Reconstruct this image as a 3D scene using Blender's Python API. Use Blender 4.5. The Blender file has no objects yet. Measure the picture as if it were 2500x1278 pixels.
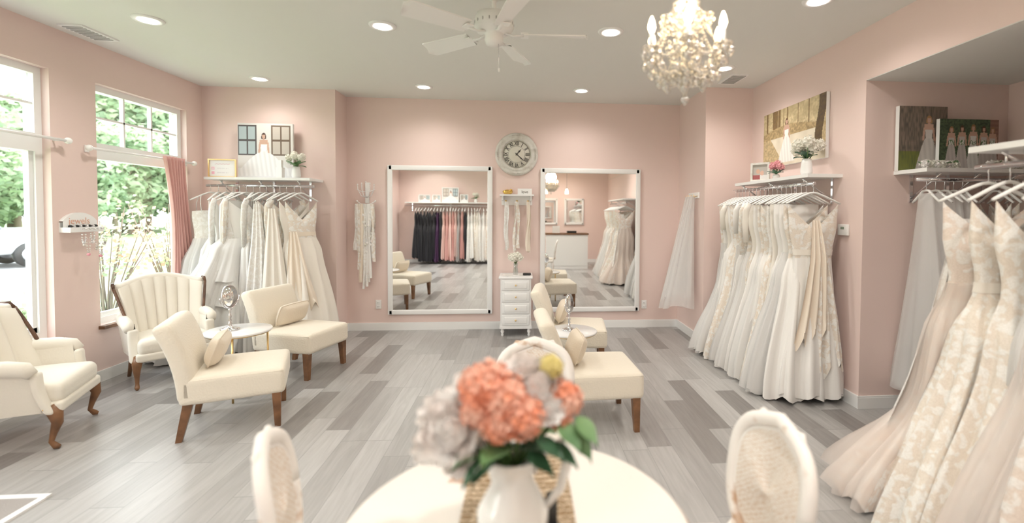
import bpy, math, random
from mathutils import Vector, Matrix
random.seed(11)
def U(a,b): return random.uniform(a,b)
pi=math.pi
sc=bpy.context.scene
col=sc.collection

# ------------------------------------------------------------------ materials
def new_mat(name):
    m=bpy.data.materials.new(name); m.use_nodes=True
    nt=m.node_tree; b=nt.nodes['Principled BSDF']
    return m,nt,b
def rgba(c): return (c[0],c[1],c[2],1)
def mat(name,c,rough=.6,metal=0,var=None,bump=None,emit=None,es=0,sheen=0,trans=0,spec=.5,coat=0):
    m,nt,b=new_mat(name)
    b.inputs['Base Color'].default_value=rgba(c)
    b.inputs['Roughness'].default_value=rough
    b.inputs['Metallic'].default_value=metal
    b.inputs['Specular IOR Level'].default_value=spec
    b.inputs['Sheen Weight'].default_value=sheen
    b.inputs['Transmission Weight'].default_value=trans
    b.inputs['Coat Weight'].default_value=coat
    if emit:
        b.inputs['Emission Color'].default_value=rgba(emit); b.inputs['Emission Strength'].default_value=es
    tc=None
    if var or bump:
        tc=nt.nodes.new('ShaderNodeTexCoord')
    if var:
        c2,s,thr=var[0],var[1],var[2]
        n=nt.nodes.new('ShaderNodeTexNoise'); n.inputs['Scale'].default_value=s; n.inputs['Detail'].default_value=5
        r=nt.nodes.new('ShaderNodeValToRGB')
        r.color_ramp.elements[0].position=max(0,thr-.12); r.color_ramp.elements[1].position=min(1,thr+.12)
        if len(var)>3: r.color_ramp.elements[0].position=thr-var[3]; r.color_ramp.elements[1].position=thr+var[3]
        r.color_ramp.elements[0].color=rgba(c2); r.color_ramp.elements[1].color=rgba(c)
        nt.links.new(tc.outputs['Object'],n.inputs['Vector']); nt.links.new(n.outputs['Fac'],r.inputs['Fac'])
        nt.links.new(r.outputs['Color'],b.inputs['Base Color'])
    if bump:
        n=nt.nodes.new('ShaderNodeTexNoise'); n.inputs['Scale'].default_value=bump[0]; n.inputs['Detail'].default_value=3
        bp=nt.nodes.new('ShaderNodeBump'); bp.inputs['Strength'].default_value=bump[1]; bp.inputs['Distance'].default_value=.01
        nt.links.new(tc.outputs['Object'],n.inputs['Vector']); nt.links.new(n.outputs['Fac'],bp.inputs['Height'])
        nt.links.new(bp.outputs['Normal'],b.inputs['Normal'])
    return m
def lace(name,c1,c2,scale=20,bs=1.0):
    """raised floral lace: scalloped blossoms and vines over a lining colour"""
    m,nt,b=new_mat(name)
    tc=nt.nodes.new('ShaderNodeTexCoord')
    n=nt.nodes.new('ShaderNodeTexNoise'); n.inputs['Scale'].default_value=scale*.45; n.inputs['Detail'].default_value=3
    mx=nt.nodes.new('ShaderNodeMix'); mx.data_type='VECTOR'; mx.inputs['Factor'].default_value=.10
    v=nt.nodes.new('ShaderNodeTexVoronoi'); v.inputs['Scale'].default_value=scale; v.feature='SMOOTH_F1'
    v2=nt.nodes.new('ShaderNodeTexVoronoi'); v2.inputs['Scale'].default_value=scale*2.6; v2.feature='DISTANCE_TO_EDGE'
    L=nt.links.new
    L(tc.outputs['Object'],n.inputs['Vector']); L(tc.outputs['Object'],mx.inputs[4]); L(n.outputs['Color'],mx.inputs[5])
    L(mx.outputs[1],v.inputs['Vector']); L(mx.outputs[1],v2.inputs['Vector'])
    r=nt.nodes.new('ShaderNodeValToRGB'); r.color_ramp.elements[0].position=.34; r.color_ramp.elements[1].position=.48
    r.color_ramp.elements[0].color=rgba(c1); r.color_ramp.elements[1].color=rgba(c2)
    L(v.outputs['Distance'],r.inputs['Fac']); 
    r2=nt.nodes.new('ShaderNodeValToRGB'); r2.color_ramp.elements[0].position=.02; r2.color_ramp.elements[1].position=.12
    r2.color_ramp.elements[0].color=(.86,.84,.81,1); r2.color_ramp.elements[1].color=(1,1,1,1)
    L(v2.outputs['Distance'],r2.inputs['Fac'])
    mm=nt.nodes.new('ShaderNodeMix'); mm.data_type='RGBA'; mm.blend_type='MULTIPLY'; mm.inputs['Factor'].default_value=.6
    L(r.outputs['Color'],mm.inputs[6]); L(r2.outputs['Color'],mm.inputs[7]); L(mm.outputs[2],b.inputs['Base Color'])
    bp=nt.nodes.new('ShaderNodeBump'); bp.inputs['Strength'].default_value=bs; bp.inputs['Distance'].default_value=.008
    L(r.outputs['Color'],bp.inputs['Height']); L(bp.outputs['Normal'],b.inputs['Normal'])
    b.inputs['Roughness'].default_value=.7; b.inputs['Sheen Weight'].default_value=.2
    return m
def tulle(name,c,op):
    m,nt,b=new_mat(name)
    b.inputs['Base Color'].default_value=rgba(c); b.inputs['Roughness'].default_value=.9
    t=nt.nodes.new('ShaderNodeBsdfTransparent'); mx=nt.nodes.new('ShaderNodeMixShader')
    tl=nt.nodes.new('ShaderNodeBsdfTranslucent'); tl.inputs['Color'].default_value=rgba(c)
    m2=nt.nodes.new('ShaderNodeMixShader'); m2.inputs[0].default_value=.35
    L=nt.links.new
    L(b.outputs[0],m2.inputs[1]); L(tl.outputs[0],m2.inputs[2])
    mx.inputs[0].default_value=op
    L(t.outputs[0],mx.inputs[1]); L(m2.outputs[0],mx.inputs[2]); L(mx.outputs[0],nt.nodes['Material Output'].inputs[0])
    return m
def leafmat(name,c,c2=None,sc_=20,tf=.4):
    m,nt,bb=new_mat(name); bb.inputs['Base Color'].default_value=rgba(c); bb.inputs['Roughness'].default_value=.75
    tl=nt.nodes.new('ShaderNodeBsdfTranslucent'); tl.inputs[0].default_value=rgba(c)
    if c2:
        tc=nt.nodes.new('ShaderNodeTexCoord'); n=nt.nodes.new('ShaderNodeTexNoise'); n.inputs['Scale'].default_value=sc_
        r=nt.nodes.new('ShaderNodeValToRGB'); r.color_ramp.elements[0].position=.36; r.color_ramp.elements[1].position=.62
        r.color_ramp.elements[0].color=rgba(c); r.color_ramp.elements[1].color=rgba(c2)
        nt.links.new(tc.outputs['Object'],n.inputs['Vector']); nt.links.new(n.outputs['Fac'],r.inputs[0]); nt.links.new(r.outputs[0],bb.inputs['Base Color']); nt.links.new(r.outputs[0],tl.inputs[0])
    mx=nt.nodes.new('ShaderNodeMixShader'); mx.inputs[0].default_value=tf
    nt.links.new(bb.outputs[0],mx.inputs[1]); nt.links.new(tl.outputs[0],mx.inputs[2]); nt.links.new(mx.outputs[0],nt.nodes['Material Output'].inputs[0])
    return m
def attr_mat(name):
    m,nt,b=new_mat(name); a=nt.nodes.new('ShaderNodeAttribute'); a.attribute_name='paint'
    nt.links.new(a.outputs['Color'],b.inputs['Base Color']); b.inputs['Roughness'].default_value=.55
    return m

WALL=mat('pink_wall_paint',(.845,.675,.625),.8,bump=(180,.04))
CEIL=mat('ceiling_paint',(.80,.795,.76),.9,bump=(200,.03))
TRIM=mat('white_trim',(.90,.90,.89),.4)
WHITE=mat('white_paint',(.90,.90,.89),.35)
WHITE2=mat('satin_white',(.92,.915,.905),.3,coat=.3)
CHROME=mat('chrome',(.8,.8,.82),.12,1)
GOLD=mat('brushed_gold',(.85,.62,.3),.3,1)
MIRROR=mat('mirror_glass',(.95,.96,.95),.0,1)
WOOD=mat('walnut_wood',(.25,.12,.055),.35,var=((.14,.065,.03),9,.5))
WOODD=mat('dark_wood_trim',(.15,.07,.035),.3,var=((.08,.035,.018),12,.5))
def uph():
    m,nt,b=new_mat('cream_upholstery'); tc=nt.nodes.new('ShaderNodeTexCoord')
    w=nt.nodes.new('ShaderNodeTexVoronoi'); w.inputs['Scale'].default_value=75
    bp=nt.nodes.new('ShaderNodeBump'); bp.inputs['Strength'].default_value=.35; bp.inputs['Distance'].default_value=.004
    nt.links.new(tc.outputs['Object'],w.inputs['Vector']); nt.links.new(w.outputs['Distance'],bp.inputs['Height']); nt.links.new(bp.outputs['Normal'],b.inputs['Normal'])
    b.inputs['Base Color'].default_value=(.83,.76,.64,1); b.inputs['Roughness'].default_value=.8; b.inputs['Sheen Weight'].default_value=.3
    return m
CREAM=uph()
CREAM2=mat('cream_linen',(.83,.78,.69),.85,bump=(60,.1),sheen=.3)
PILLOW=mat('beige_pillow_fabric',(.79,.69,.56),.7,bump=(90,.2),sheen=.3)
MARBLE=mat('white_marble',(.90,.89,.88),.15,var=((.74,.74,.75),3.2,.38))
SATIN=mat('ivory_satin',(.91,.86,.785),.38,bump=(5,.1),sheen=.2)
SATINW=mat('white_satin',(.92,.90,.87),.4,bump=(5,.1),sheen=.2)
CREPE=mat('champagne_crepe',(.88,.78,.66),.5,bump=(6,.1))
LACE1=lace('ivory_lace',(.94,.92,.88),(.86,.78,.69),30)
LACE2=lace('blush_lace',(.94,.90,.86),(.86,.75,.67),28)
LACE3=lace('white_lace',(.95,.94,.92),(.88,.85,.81),34)
TUL=tulle('white_tulle',(.96,.95,.94),.7)
TUL2=tulle('blush_tulle',(.94,.86,.81),.55)
TULD=leafmat('soft_tulle_skirt',(.95,.935,.915),None,1,.25)
VEIL=tulle('veil_tulle',(.97,.96,.95),.42)
BLACKF=mat('black_velvet',(.012,.011,.016),.7,sheen=.2)
PURP=mat('plum_satin',(.07,.025,.08),.5)
ROSE=mat('dusty_rose_chiffon',(.66,.36,.33),.6)
ROSE2=mat('pale_rose_chiffon',(.78,.53,.48),.6)
GREYF=mat('grey_chiffon',(.4,.38,.37),.6)
CURT=mat('pink_curtain_velvet',(.80,.48,.44),.7,sheen=.4,bump=(30,.1))
GREEN=mat('leaf_green',(.10,.22,.09),.5,var=((.17,.31,.12),12,.5))
GREEND=mat('dark_leaf_green',(.045,.12,.06),.45)
STEM=mat('stem_green',(.12,.22,.07),.6)
ORANGE=leafmat('coral_petals',(.92,.40,.25),(.93,.62,.50),24,.2)
PETW=leafmat('white_petals',(.97,.955,.94),(.96,.90,.87),10,.2)
PETC=leafmat('cream_petals',(.95,.935,.85),None,1,.2)
PETP=mat('pink_petals',(.85,.42,.45),.6)
PETY=mat('chartreuse_petals',(.78,.68,.28),.6)
PLAST=mat('white_plastic',(.90,.89,.87),.3)
BLACK=mat('black_plastic',(.02,.02,.02),.4)
VGREY=mat('vent_grey',(.45,.45,.44),.5)
DARKTXT=mat('dark_grey_ink',(.07,.065,.06),.6)
PINKTXT=mat('pink_ink',(.8,.35,.42),.6)
EMIT=mat('lamp_diffuser',(1,1,1),.5,emit=(1,.93,.84),es=14)
BULB=mat('flame_bulb',(1,.9,.7),.5,emit=(1,.74,.42),es=24)
FANW=mat('fan_white',(.86,.855,.83),.4)
DIST=mat('distressed_white_paint',(.87,.83,.79),.55,var=((.56,.38,.25),9,.36,.05),bump=(30,.25))
TOPM=mat('distressed_table_top',(.82,.775,.72),.45,var=((.50,.27,.16),9,.30,.03),bump=(25,.1))
EDGEM=mat('worn_table_edge',(.78,.67,.56),.6,var=((.34,.17,.09),16,.48))
IRON=mat('ironstone_glaze',(.88,.88,.86),.12,coat=.5)
CLOCKF=mat('clock_face_paper',(.78,.75,.66),.6,var=((.72,.68,.58),6,.4))
CLOCKR=mat('antique_white_clock_frame',(.74,.72,.67),.6,var=((.58,.54,.48),14,.42),bump=(25,.5))
def glassy(name,c,tr,rough=.03):
    m,nt,b=new_mat(name)
    t=nt.nodes.new('ShaderNodeBsdfTransparent'); t.inputs[0].default_value=rgba(c)
    g=nt.nodes.new('ShaderNodeBsdfGlossy'); g.inputs['Roughness'].default_value=rough
    mx=nt.nodes.new('ShaderNodeMixShader'); mx.inputs[0].default_value=tr
    nt.links.new(t.outputs[0],mx.inputs[1]); nt.links.new(g.outputs[0],mx.inputs[2]); nt.links.new(mx.outputs[0],nt.nodes['Material Output'].inputs[0])
    return m
GLASS=glassy('window_glass',(.98,1,.99),.05)
GLASSV=glassy('clear_glass',(.93,.96,.95),.3)
CRYS=glassy('chandelier_crystal',(.99,.97,.93),.5,.04)
def cane():
    m,nt,b=new_mat('woven_cane'); tc=nt.nodes.new('ShaderNodeTexCoord')
    w=nt.nodes.new('ShaderNodeTexWave'); w.inputs['Scale'].default_value=36; w.bands_direction='DIAGONAL'; w.inputs['Distortion'].default_value=7; w.inputs['Detail Scale'].default_value=3
    w2=nt.nodes.new('ShaderNodeTexWave'); w2.inputs['Scale'].default_value=52; w2.bands_direction='Z'; w2.inputs['Distortion'].default_value=6
    mt=nt.nodes.new('ShaderNodeMath'); mt.operation='MULTIPLY'
    r=nt.nodes.new('ShaderNodeValToRGB'); r.color_ramp.elements[0].color=(.66,.51,.38,1); r.color_ramp.elements[1].color=(.86,.82,.77,1)
    r.color_ramp.elements[0].position=.0; r.color_ramp.elements[1].position=.16
    L=nt.links.new
    L(tc.outputs['Object'],w.inputs[0]); L(tc.outputs['Object'],w2.inputs[0]); L(w.outputs['Fac'],mt.inputs[0]); L(w2.outputs['Fac'],mt.inputs[1])
    L(mt.outputs[0],r.inputs[0]); L(r.outputs[0],b.inputs['Base Color']); b.inputs['Roughness'].default_value=.7
    return m
CANE=cane()
def jute():
    m,nt,b=new_mat('woven_jute'); tc=nt.nodes.new('ShaderNodeTexCoord')
    w=nt.nodes.new('ShaderNodeTexWave'); w.inputs['Scale'].default_value=14; w.bands_direction='Y'; w.inputs['Distortion'].default_value=5; w.inputs['Detail Scale'].default_value=6
    r=nt.nodes.new('ShaderNodeValToRGB'); r.color_ramp.elements[0].color=(.36,.23,.12,1); r.color_ramp.elements[1].color=(.76,.60,.42,1)
    r.color_ramp.elements[0].position=.12; r.color_ramp.elements[1].position=.5
    nt.links.new(tc.outputs['Object'],w.inputs[0]); nt.links.new(w.outputs['Fac'],r.inputs[0]); nt.links.new(r.outputs[0],b.inputs['Base Color'])
    bp=nt.nodes.new('ShaderNodeBump'); bp.inputs['Distance'].default_value=.01; nt.links.new(w.outputs['Fac'],bp.inputs['Height']); nt.links.new(bp.outputs[0],b.inputs['Normal'])
    b.inputs['Roughness'].default_value=.9
    return m
JUTE=jute()
def floor_mat():
    m,nt,b=new_mat('grey_vinyl_planks'); N=nt.nodes.new; L=nt.links.new
    tc=N('ShaderNodeTexCoord'); sp=N('ShaderNodeSeparateXYZ'); L(tc.outputs['Object'],sp.inputs[0])
    def mth(op,a,bb=None):
        n=N('ShaderNodeMath'); n.operation=op
        for i,x in enumerate((a,bb)):
            if x is None: continue
            if isinstance(x,(int,float)): n.inputs[i].default_value=x
            else: L(x,n.inputs[i])
        return n.outputs[0]
    u=mth('DIVIDE',sp.outputs['X'],.165); row=mth('FLOOR',u); fu=mth('FRACT',u)
    wn=N('ShaderNodeTexWhiteNoise'); wn.noise_dimensions='1D'; L(row,wn.inputs['W'])
    v=mth('ADD',mth('DIVIDE',sp.outputs['Y'],.95),mth('MULTIPLY',wn.outputs['Value'],7.3)); cell=mth('FLOOR',v); fv=mth('FRACT',v)
    cb=N('ShaderNodeCombineXYZ'); L(row,cb.inputs[0]); L(cell,cb.inputs[1])
    w2=N('ShaderNodeTexWhiteNoise'); w2.noise_dimensions='2D'; L(cb.outputs[0],w2.inputs['Vector'])
    r=N('ShaderNodeValToRGB'); cr=r.color_ramp; cr.interpolation='LINEAR'
    cr.elements[0].position=0; cr.elements[0].color=(.245,.23,.22,1)
    cr.elements[1].position=1; cr.elements[1].color=(.48,.47,.46,1)
    e=cr.elements.new(.16); e.color=(.27,.256,.246,1)
    e=cr.elements.new(.26); e.color=(.36,.35,.34,1)
    e=cr.elements.new(.6); e.color=(.42,.41,.40,1)
    L(w2.outputs['Value'],r.inputs[0])
    gm=N('ShaderNodeCombineXYZ'); L(mth('MULTIPLY',sp.outputs['X'],34),gm.inputs[0]); L(mth('ADD',mth('MULTIPLY',sp.outputs['Y'],2.6),mth('MULTIPLY',w2.outputs['Value'],50)),gm.inputs[1])
    gn=N('ShaderNodeTexNoise'); gn.inputs['Scale'].default_value=1; gn.inputs['Detail'].default_value=6; gn.inputs['Distortion'].default_value=.9; L(gm.outputs[0],gn.inputs['Vector'])
    gr=N('ShaderNodeValToRGB'); gr.color_ramp.elements[0].position=.28; gr.color_ramp.elements[0].color=(.86,.855,.85,1); gr.color_ramp.elements[1].position=.68; gr.color_ramp.elements[1].color=(1.06,1.06,1.06,1)
    L(gn.outputs['Fac'],gr.inputs[0])
    mx=N('ShaderNodeMix'); mx.data_type='RGBA'; mx.blend_type='MULTIPLY'; mx.inputs['Factor'].default_value=1
    L(r.outputs[0],mx.inputs[6]); L(gr.outputs[0],mx.inputs[7])
    a=mth('LESS_THAN',fu,.014); bb=mth('LESS_THAN',fv,.004); sm=mth('MAXIMUM',a,bb)
    m2=N('ShaderNodeMix'); m2.data_type='RGBA'; L(sm,m2.inputs['Factor']); L(mx.outputs[2],m2.inputs[6]); m2.inputs[7].default_value=(.25,.245,.24,1)
    L(m2.outputs[2],b.inputs['Base Color']); b.inputs['Roughness'].default_value=.32; b.inputs['Specular IOR Level'].default_value=.5
    bp=N('ShaderNodeBump'); bp.inputs['Strength'].default_value=.12; bp.inputs['Distance'].default_value=.003; L(gn.outputs['Fac'],bp.inputs['Height']); L(bp.outputs[0],b.inputs['Normal'])
    return m
FLOOR=floor_mat()
PAINT=attr_mat('printed_canvas')

# ------------------------------------------------------------------ mesh builder
class MB:
    def __init__(s): s.v=[];s.f=[];s.mi=[];s.sm=[];s.mats=[];s.M=Matrix()
    def m(s,mt):
        if mt not in s.mats: s.mats.append(mt)
        return s.mats.index(mt)
    def add(s,vs,fs,mt,smooth=True):
        o=len(s.v); M=s.M
        s.v.extend([M@Vector(v) for v in vs]); i=s.m(mt)
        for f in fs: s.f.append([o+k for k in f]); s.mi.append(i); s.sm.append(smooth)
    def box(s,lo,hi,mt,rot=None,c=None):
        x0,y0,z0=lo;x1,y1,z1=hi
        vs=[Vector(p) for p in [(x0,y0,z0),(x1,y0,z0),(x1,y1,z0),(x0,y1,z0),(x0,y0,z1),(x1,y0,z1),(x1,y1,z1),(x0,y1,z1)]]
        if rot is not None:
            cc=Vector(c) if c is not None else (vs[0]+vs[6])/2
            vs=[cc+rot@(v-cc) for v in vs]
        s.add(vs,[(0,3,2,1),(4,5,6,7),(0,1,5,4),(1,2,6,5),(2,3,7,6),(3,0,4,7)],mt,False)
    def rbox(s,c,size,r,mt,fn=None,mid=4,smooth=True):
        h=[x/2 for x in size]; r=min(r,*[x*.999 for x in h])
        ax=[]
        for a in h:
            e=[-a,-a+r*.25,-a+r*.6,-a+r]; inner=[(-a+r)+(2*a-2*r)*k/mid for k in range(1,mid)]
            ax.append(e+inner+[-x for x in reversed(e)])
        d={};vs=[];fs=[]
        def vid(p):
            k=(round(p[0],5),round(p[1],5),round(p[2],5))
            if k not in d:
                inn=Vector([max(-(h[i]-r),min(h[i]-r,p[i])) for i in range(3)]); dv=Vector(p)-inn
                q=inn+dv.normalized()*r if dv.length>1e-9 else inn
                if fn: q=Vector(fn(q))
                d[k]=len(vs); vs.append(q+Vector(c))
            return d[k]
        for A,B,C_ in ((0,1,2),(1,2,0),(2,0,1)):
            for sg in (-1,1):
                for i in range(len(ax[A])-1):
                    for j in range(len(ax[B])-1):
                        q=[]
                        for (a,b) in ((i,j),(i+1,j),(i+1,j+1),(i,j+1)):
                            p=[0,0,0]; p[A]=ax[A][a]; p[B]=ax[B][b]; p[C_]=sg*h[C_]; q.append(vid(p))
                        if sg<0: q.reverse()
                        fs.append(q)
        s.add(vs,fs,mt,smooth)
    def sheet(s,fn,nu,nv,mt,closeu=False,smooth=True):
        vs=[];fs=[]; cu=nu if closeu else nu+1
        for j in range(nv+1):
            for i in range(cu): vs.append(fn(i/nu,j/nv))
        for j in range(nv):
            for i in range(nu):
                a=j*cu+i; b=j*cu+(i+1)%cu
                fs.append((a,b,b+cu,a+cu))
        s.add(vs,fs,mt,smooth)
    def slab(s,ff,fb,nu,nv,mt):
        s.sheet(ff,nu,nv,mt)
        s.sheet(lambda u,v:fb(1-u,v),nu,nv,mt)
        mixp=lambda a,b,t:Vector(a).lerp(Vector(b),t)
        s.sheet(lambda u,v:mixp(ff(u,1),fb(u,1),v),nu,1,mt)
        s.sheet(lambda u,v:mixp(fb(u,0),ff(u,0),v),nu,1,mt)
        s.sheet(lambda u,v:mixp(ff(1,u),fb(1,u),1-v),nv,1,mt)
        s.sheet(lambda u,v:mixp(ff(0,u),fb(0,u),v),nv,1,mt)
    def lathe(s,prof,mt,seg=24,c=(0,0,0),sx=1,sy=1,fn=None):
        vs=[];fs=[]
        for r,z in prof:
            for i in range(seg):
                a=2*pi*i/seg; rr=r*(fn(a,z) if fn else 1)
                vs.append((c[0]+rr*math.cos(a)*sx,c[1]+rr*math.sin(a)*sy,c[2]+z))
        for j in range(len(prof)-1):
            for i in range(seg):
                a=j*seg+i;b=j*seg+(i+1)%seg
                fs.append((a,b,b+seg,a+seg))
        s.add(vs,fs,mt,True)
    def tube(s,pts,r,mt,seg=8,flat=None,cap=True):
        pts=[Vector(p) for p in pts]; n=len(pts)
        rs=r if isinstance(r,(list,tuple)) else [r]*n
        vs=[];fs=[]; prev=None
        for i in range(n):
            t=(pts[min(i+1,n-1)]-pts[max(i-1,0)]).normalized()
            if prev is None:
                up=Vector((0,0,1)) if abs(t.z)<.9 else Vector((0,1,0))
                nx=t.cross(up).normalized()
            else:
                nx=(prev-t*prev.dot(t)).normalized()
            prev=nx; ny=t.cross(nx)
            for k in range(seg):
                a=2*pi*k/seg; vs.append(pts[i]+nx*math.cos(a)*rs[i]+ny*math.sin(a)*rs[i]*(flat or 1))
        for j in range(n-1):
            for i in range(seg):
                a=j*seg+i;b=j*seg+(i+1)%seg
                fs.append((a,b,b+seg,a+seg))
        if cap:
            fs.append(tuple(reversed(range(seg)))); o=(n-1)*seg; fs.append(tuple(range(o,o+seg)))
        s.add(vs,fs,mt,True)
    def ball(s,c,r,mt,u=10,v=7):
        if not isinstance(r,(list,tuple)): r=(r,r,r)
        vs=[(c[0],c[1],c[2]-r[2])];fs=[]
        for j in range(1,v):
            t=-pi/2+pi*j/v
            for i in range(u):
                a=2*pi*i/u; vs.append((c[0]+r[0]*math.cos(a)*math.cos(t),c[1]+r[1]*math.sin(a)*math.cos(t),c[2]+r[2]*math.sin(t)))
        vs.append((c[0],c[1],c[2]+r[2])); top=len(vs)-1
        for i in range(u): fs.append((0,1+(i+1)%u,1+i)); fs.append((top,top-u+i,top-u+(i+1)%u))
        for j in range(v-2):
            for i in range(u):
                a=1+j*u+i;b=1+j*u+(i+1)%u
                fs.append((a,b,b+u,a+u))
        s.add(vs,fs,mt,True)
    def clamp(s,xmin=-99,xmax=99,ymin=-99,ymax=99):
        for p in s.v:
            p.x=min(max(p.x,xmin),xmax); p.y=min(max(p.y,ymin),ymax)
    def obj(s,name,parent=None):
        me=bpy.data.meshes.new(name)
        xs=[p.x for p in s.v];ys=[p.y for p in s.v];zs=[p.z for p in s.v]
        o=Vector(((min(xs)+max(xs))/2,(min(ys)+max(ys))/2,min(zs)))
        me.from_pydata([tuple(p-o) for p in s.v],[],s.f)
        for mt in s.mats: me.materials.append(mt)
        me.polygons.foreach_set('material_index',s.mi); me.polygons.foreach_set('use_smooth',s.sm); me.update()
        ob=bpy.data.objects.new(name,me); col.objects.link(ob); ob.location=o
        return ob
def T(x,y,z=0,a=0): return Matrix.Translation((x,y,z))@Matrix.Rotation(math.radians(a),4,'Z')
def lerp(a,b,t): return a+(b-a)*t
def interp(keys,t):
    for i in range(len(keys)-1):
        if t<=keys[i+1][0]:
            k=(t-keys[i][0])/(keys[i+1][0]-keys[i][0]); k=k*k*(3-2*k)
            return lerp(keys[i][1],keys[i+1][1],k)
    return keys[-1][1]
def text_child(parent,s,loc,rot,size,mt,name='lettering',align='CENTER'):
    c=bpy.data.curves.new(name,'FONT'); c.body=s; c.size=size; c.align_x=align; c.align_y='CENTER'; c.extrude=.0008
    c.materials.append(mt); o=bpy.data.objects.new(name,c); col.objects.link(o); o.parent=parent
    o.location=Vector(loc)-parent.location; o.rotation_euler=rot
    return o

# ------------------------------------------------------------------ room shell
XL,XR,YB,H=-3.68,2.6,6.1,2.93
YF=-2.2
b=MB(); b.box((-4.0,YF-.15,-.08),(3.95,YB+.2,0),FLOOR); b.obj('floor')
b=MB(); b.box((-3.83,YF-.15,H),(3.95,YB+.15,H+.1),CEIL); b.obj('ceiling')
b=MB(); b.box((-3.68,YB,0),(2.6,YB+.15,H),WALL); b.obj('wall_back')
b=MB(); b.box((XL-.15,5.75,0),(-2.2,YB,H),WALL); b.obj('wall_back_left')
b=MB(); b.box((2.05,5.2,0),(2.75,YB,H),WALL); b.obj('wall_back_right')
b=MB(); b.box((XR,3.57,0),(2.75,5.2,H),WALL); b.obj('wall_right')
b=MB(); b.box((XR,3.42,0),(3.93,3.57,H),WALL); b.obj('wall_alcove_back')
b=MB(); b.box((3.78,YF,0),(3.93,3.42,H),WALL); b.obj('wall_alcove_side')
b=MB(); b.box((XR,YF,2.53),(3.78,3.42,H),WALL); b.box((XR+.002,YF,2.525),(3.78,3.42,2.53),CEIL); b.obj('ceiling_alcove_soffit')
b=MB(); b.box((XR,YF,0),(2.75,2.15,2.52),WALL); b.obj('wall_right_front')
b=MB(); b.box((-3.83,YF-.15,0),(3.93,YF,H),WALL); b.obj('wall_front')
wins=[(-.9,.2),(.6,1.7),(2.72,4.0),(4.40,5.50)]
ZS,ZT=.49,2.6
b=MB(); edges=[YF]+[e for w in wins for e in w]+[5.75]
b.box((XL-.15,YF,0),(XL,5.75,ZS),WALL); b.box((XL-.15,YF,ZT),(XL,5.75,H),WALL)
for i in range(0,len(edges),2): b.box((XL-.15,edges[i],ZS),(XL,edges[i+1],ZT),WALL)
b.obj('wall_left')
for k,(y0,y1) in enumerate(wins):
    b=MB(); x0,x1=XL-.14,XL-.06; w=.055
    b.box((x0,y0,ZS),(x1,y0+w,ZT),WHITE); b.box((x0,y1-w,ZS),(x1,y1,ZT),WHITE)
    b.box((x0,y0+w,ZS),(x1,y1-w,ZS+w),WHITE); b.box((x0,y0+w,ZT-w),(x1,y1-w,ZT),WHITE)
    b.box((x0,y0+w,1.95),(x1+.01,y1-w,2.09),WHITE)
    b.box((x0+.02,y0+w,ZS+w),(x1-.02,y0+w+.03,1.95),WHITE); b.box((x0+.02,y1-w-.03,ZS+w),(x1-.02,y1-w,1.95),WHITE)
    b.box((x0+.02,y0+w,ZS+w),(x1-.02,y1-w,ZS+w+.04),WHITE)
    n=3
    for i in range(1,n):
        yy=lerp(y0+w,y1-w,i/n); b.box((x0+.03,yy-.009,2.09),(x1-.015,yy+.009,ZT-w),WHITE)
    zz=(2.09+ZT-w)/2; b.box((x0+.03,y0+w,zz-.009),(x1-.015,y1-w,zz+.009),WHITE)
    b.box((x0+.035,y0+w,ZS+w),(x0+.04,y1-w,ZT-w),GLASS)
    b.obj('window_%d'%(k+1))
    b=MB(); b.box((XL-.06,y0-.02,ZS-.03),(XL+.05,y1+.02,ZS-.001),WOOD if k>=2 else TRIM); b.obj('window_sill_%d'%(k+1))
def base(name,lo,hi):
    b=MB(); b.box(lo,(hi[0],hi[1],.085),TRIM)
    b.box((lo[0]+.003*(hi[0]-lo[0]>.1),lo[1]+.003,.085),(hi[0],hi[1],.097),TRIM); b.obj(name)
base('baseboard_back',(-2.2,YB-.016,0),(2.05,YB,0))
base('baseboard_back_left',(XL,5.734,0),(-2.184,5.75,0))
base('baseboard_left_return',(-2.2,5.75,0),(-2.184,YB-.016,0))
base('baseboard_left',(XL,YF,0),(XL+.016,5.734,0))
base('baseboard_right_return',(2.034,5.184,0),(2.05,YB-.016,0))
base('baseboard_back_right',(2.05,5.184,0),(XR-.016,5.2,0))
base('baseboard_right',(XR-.016,3.404,0),(XR,5.2,0))
base('baseboard_alcove',(XR,3.404,0),(3.78,3.42,0))
base('baseboard_front',(-3.66,YF,0),(2.6,YF+.016,0))
b=MB(); MATM=mat('grey_mat_fibre',(.40,.37,.35),.95,bump=(150,.6))
b.box((-3.6,1.5,0),(-2.49,2.6,.008),MATM)
for lo,hi in [((-3.6,2.6,0),(-2.46,2.635,.012)),((-2.49,1.5,0),(-2.455,2.6,.012)),((-3.6,1.47,0),(-2.455,1.5,.012))]: b.box(lo,hi,TRIM)
b.obj('entry_mat')

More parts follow.
